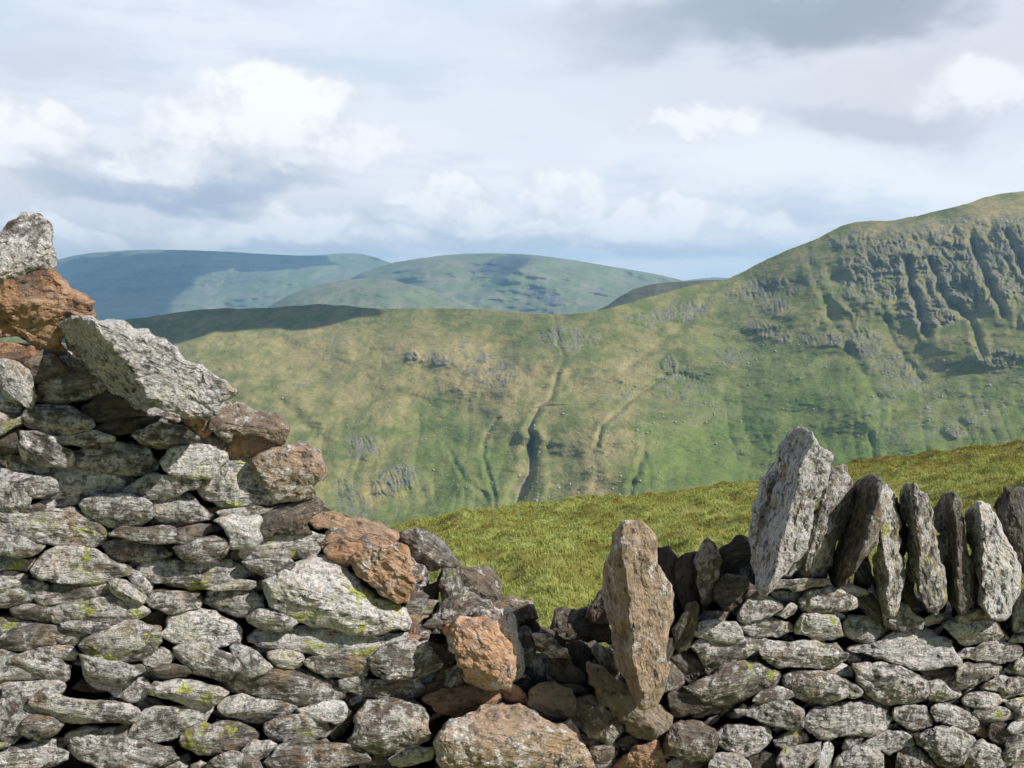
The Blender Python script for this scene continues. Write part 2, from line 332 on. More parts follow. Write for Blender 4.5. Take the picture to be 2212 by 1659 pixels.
# stone outlines, measured on tiles of the photograph (tile letter, tone, outline); tile origins below
TILES = dict(A=(0,600),B=(0,1100),C=(0,1650),D=(600,1100),E=(700,1650),F=(1200,1500),G=(1400,1650),H=(2200,1200),I=(2200,1650),J=(1800,1550))
LEFT = """
A d -60,1500 10,1350 30,1440 35,1510 -60,1500
A w -30,1292 60,1267 160,1302 220,1372 245,1472 258,1582 250,1627 150,1587 60,1542 25,1442
B g -60,140 30,145 80,190 170,250 160,280 60,305 -60,300
A o -80,1160 100,1135 300,1140 340,1180 345,1230 260,1260 170,1270 60,1260 0,1290 -80,1290
A b 210,1290 350,1200 440,1240 510,1290 530,1335 420,1370 330,1420 250,1440 230,1380
A ky 480,1240 570,1215 600,1260 700,1300 740,1330 640,1330 560,1300
B g 285,140 330,50 450,-10 560,-60 740,-40 880,80 820,140 700,190 520,215 400,225 310,205
B d 690,260 760,220 830,150 900,95 980,140 1060,210 1120,270 1180,300 1060,330 900,350 840,365 770,340 700,300
B g 200,330 240,270 340,250 480,260 600,290 690,330 740,370 750,410 650,440 560,450 520,480 400,465 280,425 210,380
B ky -50,395 0,375 100,320 180,305 150,335 60,385 -50,440
B ky -50,450 60,395 150,345 180,350 170,390 60,440 -50,490
B d -50,500 80,455 165,445 175,500 200,590 120,610 60,625 -50,600
B g 165,440 240,460 400,490 440,520 440,560 540,590 590,650 590,720 470,720 340,715 220,690 190,640 180,560
B k 430,520 480,495 600,490 720,455 820,475 910,510 900,540 780,545 680,565 600,550 440,555
B d 755,430 850,390 920,350 1050,345 1200,335 1300,340 1240,390 1150,430 1040,450 920,485 860,480 790,450
B m 1090,480 1120,450 1220,420 1340,405 1440,425 1520,460 1620,510 1660,555 1640,565 1540,550 1440,540 1330,575 1230,560 1110,510
B g 610,620 700,600 830,560 940,545 1060,555 1160,575 1200,620 1270,700 1260,760 1200,790 1060,800 900,790 760,765 640,720 620,690
B gy 10,650 60,640 200,680 300,720 365,740 350,800 260,800 150,775 60,730 20,700
B w 275,920 340,840 370,760 400,735 600,735 700,765 850,790 960,840 990,900 990,935 900,970 760,960 640,980 470,985 330,940
B g -60,770 60,760 150,800 250,850 280,880 265,960 230,1000 200,1080 110,1110 20,1090 -60,1080
B w 1320,700 1360,660 1380,610 1500,585 1640,570 1740,600 1830,640 1830,690 1760,740 1730,790 1690,820 1560,825 1440,825 1390,780 1340,750
B g 1000,940 1080,880 1180,830 1240,790 1320,830 1440,840 1560,840 1620,860 1600,890 1480,930 1380,970 1240,990 1100,975
D t 370,680 480,630 640,610 720,570 800,550 870,600 930,690 980,790 970,820 890,840 850,880 880,995 800,985 740,990 600,1010 500,900 430,780
D wy 0,860 70,800 100,750 180,690 370,670 450,750 470,860 600,880 740,870 740,920 720,980 600,1030 480,1050 330,1060 230,1075 150,1060 0,1000 -40,960 -50,900
D p 190,620 230,540 240,470 340,475 450,490 520,530 620,570 560,590 480,620 380,640 280,665 200,670
D tb 100,330 240,270 300,240 400,310 480,320 560,320 660,380 655,460 630,540 600,560 520,530 450,490 340,475 250,465 220,540 130,490 40,430
D ky 60,320 90,250 170,215 240,260 290,280 240,320 170,340 110,335
B o 1480,350 1560,330 1640,310 1700,330 1700,400 1690,460 1640,500 1590,480 1550,420
B b 1650,540 1700,490 1780,500 1830,560 1810,610 1760,600 1700,570
B k 340,1030 400,1000 520,990 650,1000 640,1030 580,1050 480,1085 420,1080 380,1050
B g 655,1050 690,1000 800,980 950,975 1080,990 1180,1015 1220,1060 1220,1130 1170,1180 1070,1210 950,1225 870,1200 780,1150 700,1110
B g 1240,1050 1300,995 1400,985 1500,970 1560,1010 1640,1080 1740,1130 1640,1170 1540,1195 1410,1215 1330,1180 1270,1130
B gy -60,1150 0,1120 200,1110 350,1090 480,1095 600,1085 700,1130 790,1190 840,1270 840,1320 780,1370 700,1385 560,1390 440,1350 260,1320 100,1310 40,1290 -40,1230
B b 200,1080 300,1050 370,1100 250,1120 190,1115
D w 110,1110 240,1085 400,1065 560,1065 480,1110 380,1130 280,1140 150,1145
D b 430,1200 480,1110 600,1060 740,1020 880,1000 940,1040 930,1100 850,1140 810,1180 800,1230 870,1280 740,1270 600,1250 560,1290 460,1330 415,1260
D wy 90,1190 180,1160 300,1160 400,1140 450,1150 430,1210 410,1260 460,1320 390,1390 320,1395 210,1370 220,1310 170,1240
B kb 900,1280 960,1240 1100,1235 1300,1235 1400,1240 1400,1300 1560,1310 1630,1330 1600,1370 1450,1365 1300,1350 1130,1340 1030,1320 910,1300
B b 1395,1270 1440,1240 1600,1215 1690,1210 1700,1250 1640,1290 1560,1305 1420,1310
B g 845,1350 960,1335 1060,1345 1160,1380 1300,1390 1380,1430 1330,1460 1230,1490 1100,1490 950,1510 900,1490 880,1420
B kb 1420,1400 1530,1370 1620,1330 1720,1315 1810,1330 1850,1380 1820,1450 1740,1495 1620,1505 1520,1490 1460,1450
B gy -60,1330 60,1320 200,1340 340,1380 300,1420 200,1450 60,1445 -60,1430
D wy 280,1440 330,1400 400,1380 480,1330 600,1310 650,1285 780,1285 900,1290 975,1320 960,1370 900,1420 780,1460 660,1470 560,1500 400,1490 300,1465
D g 320,1510 440,1500 560,1510 640,1485 710,1530 680,1570 620,1620 540,1650 480,1610 400,1580
C ky 1120,40 1200,-20 1380,-40 1500,-10 1660,-10 1840,-35 1950,10 2060,90 1960,120 1800,160 1660,190 1500,175 1260,165 1200,110 1140,80
C ky 270,40 340,-40 430,-100 560,-110 700,-100 780,-80 860,-20 1000,20 1070,70 1040,100 900,130 720,145 560,155 420,130 290,100
C ky -60,-20 100,-30 260,-30 240,20 190,50 -60,60
C gy -60,80 100,80 190,90 200,130 100,140 -60,120
C g -60,150 60,150 180,170 120,210 50,230 -60,220
C w 1035,110 1100,70 1170,130 1220,180 1160,240 1110,200
C gy 905,170 960,140 1030,160 1100,230 1160,260 1150,310 1110,325 1020,290 950,250 910,210
C g 305,280 370,210 480,170 620,175 780,165 860,170 895,215 860,260 760,290 620,315 460,325 340,340
C b 90,260 150,220 215,230 225,290 200,330 110,340 90,300
C d 235,250 270,170 370,180 310,250 270,310 235,320
C kb 110,350 220,340 330,350 390,370 450,470 330,470 200,440 120,410
C ky 385,370 440,340 640,325 780,300 880,270 960,310 1080,340 1160,350 1200,390 1100,450 1010,490 860,480 720,465 580,460 470,480 420,430
C m 1200,290 1240,230 1340,220 1460,240 1600,230 1620,290 1600,360 1480,375 1360,385 1250,350 1200,320
C g 1650,290 1700,240 1800,215 1990,210 2050,270 2120,350 2110,390 2000,420 1880,400 1740,345 1670,325
C k 1680,210 1820,175 2050,150 2050,190 1900,205 1760,225
C w 1305,570 1370,520 1390,440 1480,395 1640,390 1760,430 1880,470 1930,520 1940,600 1940,630 1840,655 1700,670 1560,665 1440,640 1370,610
C ky -60,440 100,430 230,480 330,520 440,580 560,600 520,630 400,660 200,690 -60,700
C g 505,490 600,470 760,490 870,510 830,550 740,560 640,545 530,530
C ky 560,570 640,555 740,560 750,600 690,620 620,620
C gy 640,660 740,600 870,550 960,510 1090,480 1150,510 1280,520 1270,560 1290,640 1240,710 1150,775 1040,780 900,790 780,760 680,710
C d 1150,450 1260,400 1340,400 1320,500 1290,560 1240,520 1160,500
C k 305,700 400,675 560,680 600,720 590,770 500,770 400,760 330,740
C k 70,800 160,755 280,730 330,770 470,780 560,830 540,920 500,950 360,930 200,870 100,830
C ky -60,730 40,715 110,710 80,770 20,830 -60,840
C ky -60,930 0,900 100,900 180,940 260,1010 270,1040 160,1045 -60,1040
C k 660,740 740,750 880,790 1010,830 1120,820 1160,880 1050,920 1000,960 920,1000 840,1005 760,985 700,920 680,830
C g 1160,780 1220,740 1300,700 1400,730 1360,800 1320,850 1260,860 1190,830
C b 1240,880 1340,820 1440,840 1540,880 1480,910 1380,920
C g 1420,700 1540,680 1700,690 1840,740 1920,810 1940,870 1840,930 1740,930 1620,890 1520,830 1450,770
C g 1880,690 1930,640 2040,720 2120,790 2200,840 2080,890 1990,900 1940,830
C g 900,1040 960,960 1060,920 1150,925 1200,990 1180,1060 1100,1105 1000,1075
C d 600,1015 680,940 820,1010 900,1040 740,1035
C ky 1205,1010 1270,965 1440,955 1600,970 1730,1000 1840,1050 1760,1110 1690,1155 1580,1160 1480,1120 1340,1090 1230,1060
E kb -200,980 -120,930 0,890 150,890 290,840 440,820 540,880 640,930 760,950 830,990 850,1080 780,1110 680,1140 560,1140 400,1110 200,1090 0,1050 -120,1010
C ky 250,1120 340,1040 430,1010 520,1080 660,1120 800,1120 960,1130 1080,1170 1130,1220 1080,1280 940,1280 760,1270 600,1275 460,1250 300,1190
C k -60,1090 100,1080 250,1070 240,1150 280,1200 230,1280 190,1360 100,1430 -60,1450
C g 190,1290 300,1250 420,1270 500,1310 440,1370 320,1415 240,1400 185,1340
C k 1035,1390 1100,1300 1190,1200 1330,1165 1500,1170 1640,1160 1720,1150 1720,1200 1640,1290 1540,1380 1460,1400 1340,1415 1180,1425
C g 520,1380 640,1350 820,1340 960,1340 1060,1310 1020,1390 1080,1440 1260,1470 1380,1480 1400,1560 1470,1590 1300,1640 1140,1680 960,1660 760,1620 640,1570 580,1480
C my 1480,1400 1560,1340 1660,1300 1720,1330 1840,1290 1960,1310 2080,1380 2060,1430 1980,1490 1860,1520 1720,1530 1620,1540 1520,1490 1470,1440
C k 10,1560 80,1480 240,1470 430,1430 420,1500 540,1530 520,1590 400,1640 200,1630 60,1600
E g -155,1160 -75,1090 25,1070 165,1090 315,1110 455,1160 465,1210 395,1250 265,1260 65,1270 -65,1230 -145,1190
E gy 220,1310 280,1280 420,1250 560,1260 700,1300 730,1350 690,1410 560,1440 400,1440 280,1420 230,1370
E w 480,1180 640,1150 800,1125 860,1180 840,1260 780,1300 680,1270 560,1240
E g 45,1510 130,1440 240,1450 290,1470 240,1540 130,1590 80,1560
E kb 220,1600 320,1480 440,1450 600,1450 680,1440 720,1470 860,1470 1050,1580 1060,1610 900,1640 720,1680 500,1690 280,1690
C kb 1700,1620 1760,1590 1900,1530 2020,1570 2100,1640 2150,1720 1700,1720
C gy 1360,1650 1440,1610 1520,1620 1550,1680 1360,1700
C g 1560,1640 1620,1620 1680,1650 1660,1700 1560,1700
E wy 215,150 290,115 400,60 480,0 600,-50 680,-70 780,-20 860,40 920,120 960,200 1100,280 1260,310 1350,390 1390,470 1370,520 1240,530 1100,580 960,570 820,540 700,490 560,480 440,440 320,390 280,320 240,240
E wy 75,580 130,545 260,530 440,520 560,510 700,530 860,560 1000,590 1100,590 1260,560 1380,560 1350,610 1230,650 1150,720 1060,760 860,760 700,750 500,720 300,700 180,680 100,630
E k 80,440 180,385 320,400 460,480 400,530 300,540 180,520 100,480
E gy 240,730 400,715 500,740 510,780 480,830 400,840 300,810 250,770
E kb 540,790 620,760 800,770 960,770 1020,790 1040,850 980,900 860,915 720,910 620,870 570,830
E g 820,950 960,920 1030,900 960,990 870,1035 830,1000
E m 1050,790 1160,700 1230,650 1400,620 1520,680 1600,760 1645,810 1600,860 1460,900 1400,930 1260,935 1160,910 1090,850
E m 900,1040 980,970 1100,950 1280,960 1440,930 1490,1010 1490,1060 1380,1090 1270,1100 1160,1085 1040,1070
E kt 960,1230 1040,1110 1160,1100 1280,1110 1400,1090 1450,1140 1510,1230 1520,1330 1530,1420 1450,1440 1440,1490 1300,1530 1180,1550 1060,1520 940,1480 900,1420 960,1340
E k 1220,1590 1340,1530 1440,1500 1560,1500 1540,1590 1400,1620 1260,1630
E d 740,1320 880,1200 920,1230 860,1330 780,1420
"""
RIGHT = """
J b 680,720 740,680 910,680 880,740 800,755 700,745
J w 650,820 700,760 860,755 970,760 1030,880 910,920 760,890 660,860
J kb 1040,640 1120,550 1230,560 1400,600 1300,670 1200,710 1060,750 1010,740
J k 1310,690 1420,610 1465,630 1440,680 1390,710
J g 1000,760 1100,740 1300,735 1400,760 1460,800 1400,830 1280,860 1150,885 1050,830
J ky 1240,500 1290,440 1320,410 1500,410 1720,400 1730,430 1600,465 1460,490 1300,480
J g 1260,520 1340,505 1540,510 1520,570 1440,580 1300,545
J g 1490,580 1560,510 1680,480 1820,500 1950,560 1980,600 1960,630 1820,650 1700,690 1580,680 1520,640
J k 1820,460 1900,445 2000,480 2050,520 1970,540 1880,530
J d 1970,550 2090,540 2160,640 2180,740 2100,715 2030,660 1990,600
J wy 1470,820 1530,700 1640,690 1750,700 1820,770 1865,860 1760,895 1640,895 1600,860 1480,850
J k 600,950 700,890 860,900 1040,890 1220,890 1240,930 1160,990 1000,1060 880,1130 790,1190 740,1160 740,1080 700,1010
J d 450,1030 600,980 740,1070 740,1160 620,1240 540,1180
J ky 1160,960 1250,900 1400,920 1600,920 1780,920 1890,1010 1870,1060 1780,1110 1600,1110 1420,1115 1300,1100 1220,1040
J my 570,1280 680,1230 860,1130 960,1080 1060,1070 1200,1110 1340,1150 1350,1210 1290,1290 1180,1330 1060,1370 960,1420 880,1435 740,1400 660,1340
J b 420,1080 500,1130 560,1240 420,1310 400,1300
J g 1370,1200 1440,1150 1560,1150 1640,1160 1720,1170 1840,1220 2010,1320 1990,1350 1860,1360 1740,1410 1620,1425 1500,1380 1430,1320
J w 1690,1140 1790,1100 1900,1120 1920,1200 1800,1190
J kb 1200,1320 1300,1290 1400,1310 1450,1350 1380,1390 1240,1395 1130,1390
J g 1050,1480 1140,1420 1240,1405 1400,1410 1500,1450 1525,1510 1520,1600 1440,1620 1320,1590 1200,1560 1100,1520
J ky 980,1460 1040,1430 1070,1480 1010,1500
J d 440,1340 560,1300 700,1370 800,1430 600,1480 480,1500
I w 770,690 860,650 980,650 1060,620 1160,570 1280,540 1420,540 1520,600 1600,620 1620,700 1710,800 1680,840 1560,820 1440,840 1300,855 1180,800 1080,770 960,740 840,720
I g 755,500 800,430 960,430 1060,490 1170,560 1100,600 1000,635 880,635 800,590
I kb 1080,450 1090,390 1160,380 1220,330 1290,400 1390,450 1380,530 1240,530 1110,510
I k 1400,460 1480,420 1600,420 1540,480 1440,500
I g 1540,490 1640,460 1700,490 1800,480 1900,440 1960,470 2030,550 2090,610 2000,635 1840,640 1720,650 1640,580
I k 1640,450 1760,370 1900,365 1940,410 1900,440 1790,490 1700,480
I g 1680,740 1740,690 1880,660 2060,655 2170,680 2195,730 2140,790 2000,805 1840,790 1720,770
I d 1370,870 1450,840 1640,850 1680,880 1600,920 1500,935 1430,910
I g 820,820 940,810 1040,810 1180,830 1300,880 1420,950 1430,1040 1400,1100 1280,1130 1160,1140 1040,1120 950,1060 900,980 860,900
I m 1670,970 1690,850 1760,810 1880,810 2000,830 2050,860 2040,910 1900,950 1800,990 1690,1010
I k 1430,1060 1440,960 1520,950 1580,1020 1690,1060 1660,1090 1540,1105 1440,1095
I k 1720,1100 1780,1050 1880,1030 2040,1060 2060,1110 1980,1150 1820,1165 1740,1150
I g 1860,1000 1960,950 2060,910 2260,940 2260,1060 2140,1060 2000,1030
I ky 2060,860 2120,810 2260,810 2260,920 2140,910
I g 430,1290 480,1190 640,1150 840,1125 1020,1140 1140,1180 1130,1280 1080,1350 980,1400 860,1380 720,1390 600,1420 490,1370
I k 1170,1180 1290,1155 1400,1160 1460,1280 1460,1310 1380,1330 1260,1320 1170,1260
I g 1460,1200 1520,1130 1640,1160 1740,1170 1800,1220 1840,1290 1820,1320 1700,1330 1580,1290
I gy 1790,1220 1900,1170 2060,1180 2140,1210 2130,1270 2000,1280 1860,1270
I b 2140,1250 2160,1200 2260,1180 2260,1300 2180,1300
I d 1910,1370 1940,1300 2080,1300 2260,1330 2260,1530 2140,1530 2020,1470 1940,1430
I o 1850,1330 1900,1340 1900,1400 1840,1380
I g 1330,1400 1440,1350 1600,1350 1660,1320 1760,1390 1820,1470 1760,1560 1690,1630 1600,1645 1520,1610 1420,1500 1350,1470
I k 1750,1580 1800,1480 1880,1440 2000,1500 2100,1580 2130,1690 1800,1700 1740,1660
I k 900,1470 1030,1400 1100,1350 1220,1370 1320,1460 1240,1500 1120,1540 1020,1520
I g 750,1500 780,1420 840,1385 920,1400 870,1460 820,1510
I my 190,1430 280,1380 360,1355 440,1390 450,1450 360,1480 240,1480
I g -270,1380 -200,1310 -80,1320 100,1320 160,1420 120,1470 0,1540 -80,1560 -180,1520 -260,1460
I g 660,1650 740,1540 860,1480 1000,1500 1060,1560 1060,1700 660,1700
I kb 1170,1700 1210,1500 1300,1480 1380,1530 1460,1600 1470,1700
I gy 220,1600 280,1500 400,1480 560,1450 540,1550 440,1650 380,1700 240,1700
I w 510,1700 540,1600 580,1480 620,1450 660,1510 650,1640 600,1700
I d -40,1580 100,1530 200,1560 200,1700 -40,1700
I b 2120,1660 2140,1600 2260,1600 2260,1700 2140,1700
G b 1530,1380 1600,1310 1720,1290 1820,1310 1925,1370 1920,1470 1900,1580 1780,1590 1640,1560 1530,1540
G w 1870,1680 1900,1580 2000,1540 2120,1570 2200,1640 2200,1720
I k 790,760 850,750 885,790 850,815 800,800
I k 640,420 700,405 750,430 740,460 690,450
I k 2090,640 2130,590 2260,600 2260,640
I g 2140,560 2170,460 2260,440 2260,600 2150,590
I ky 2060,1120 2260,1110 2260,1170 2120,1180
I d 860,1030 960,1180 1000,1150 960,1100
"""
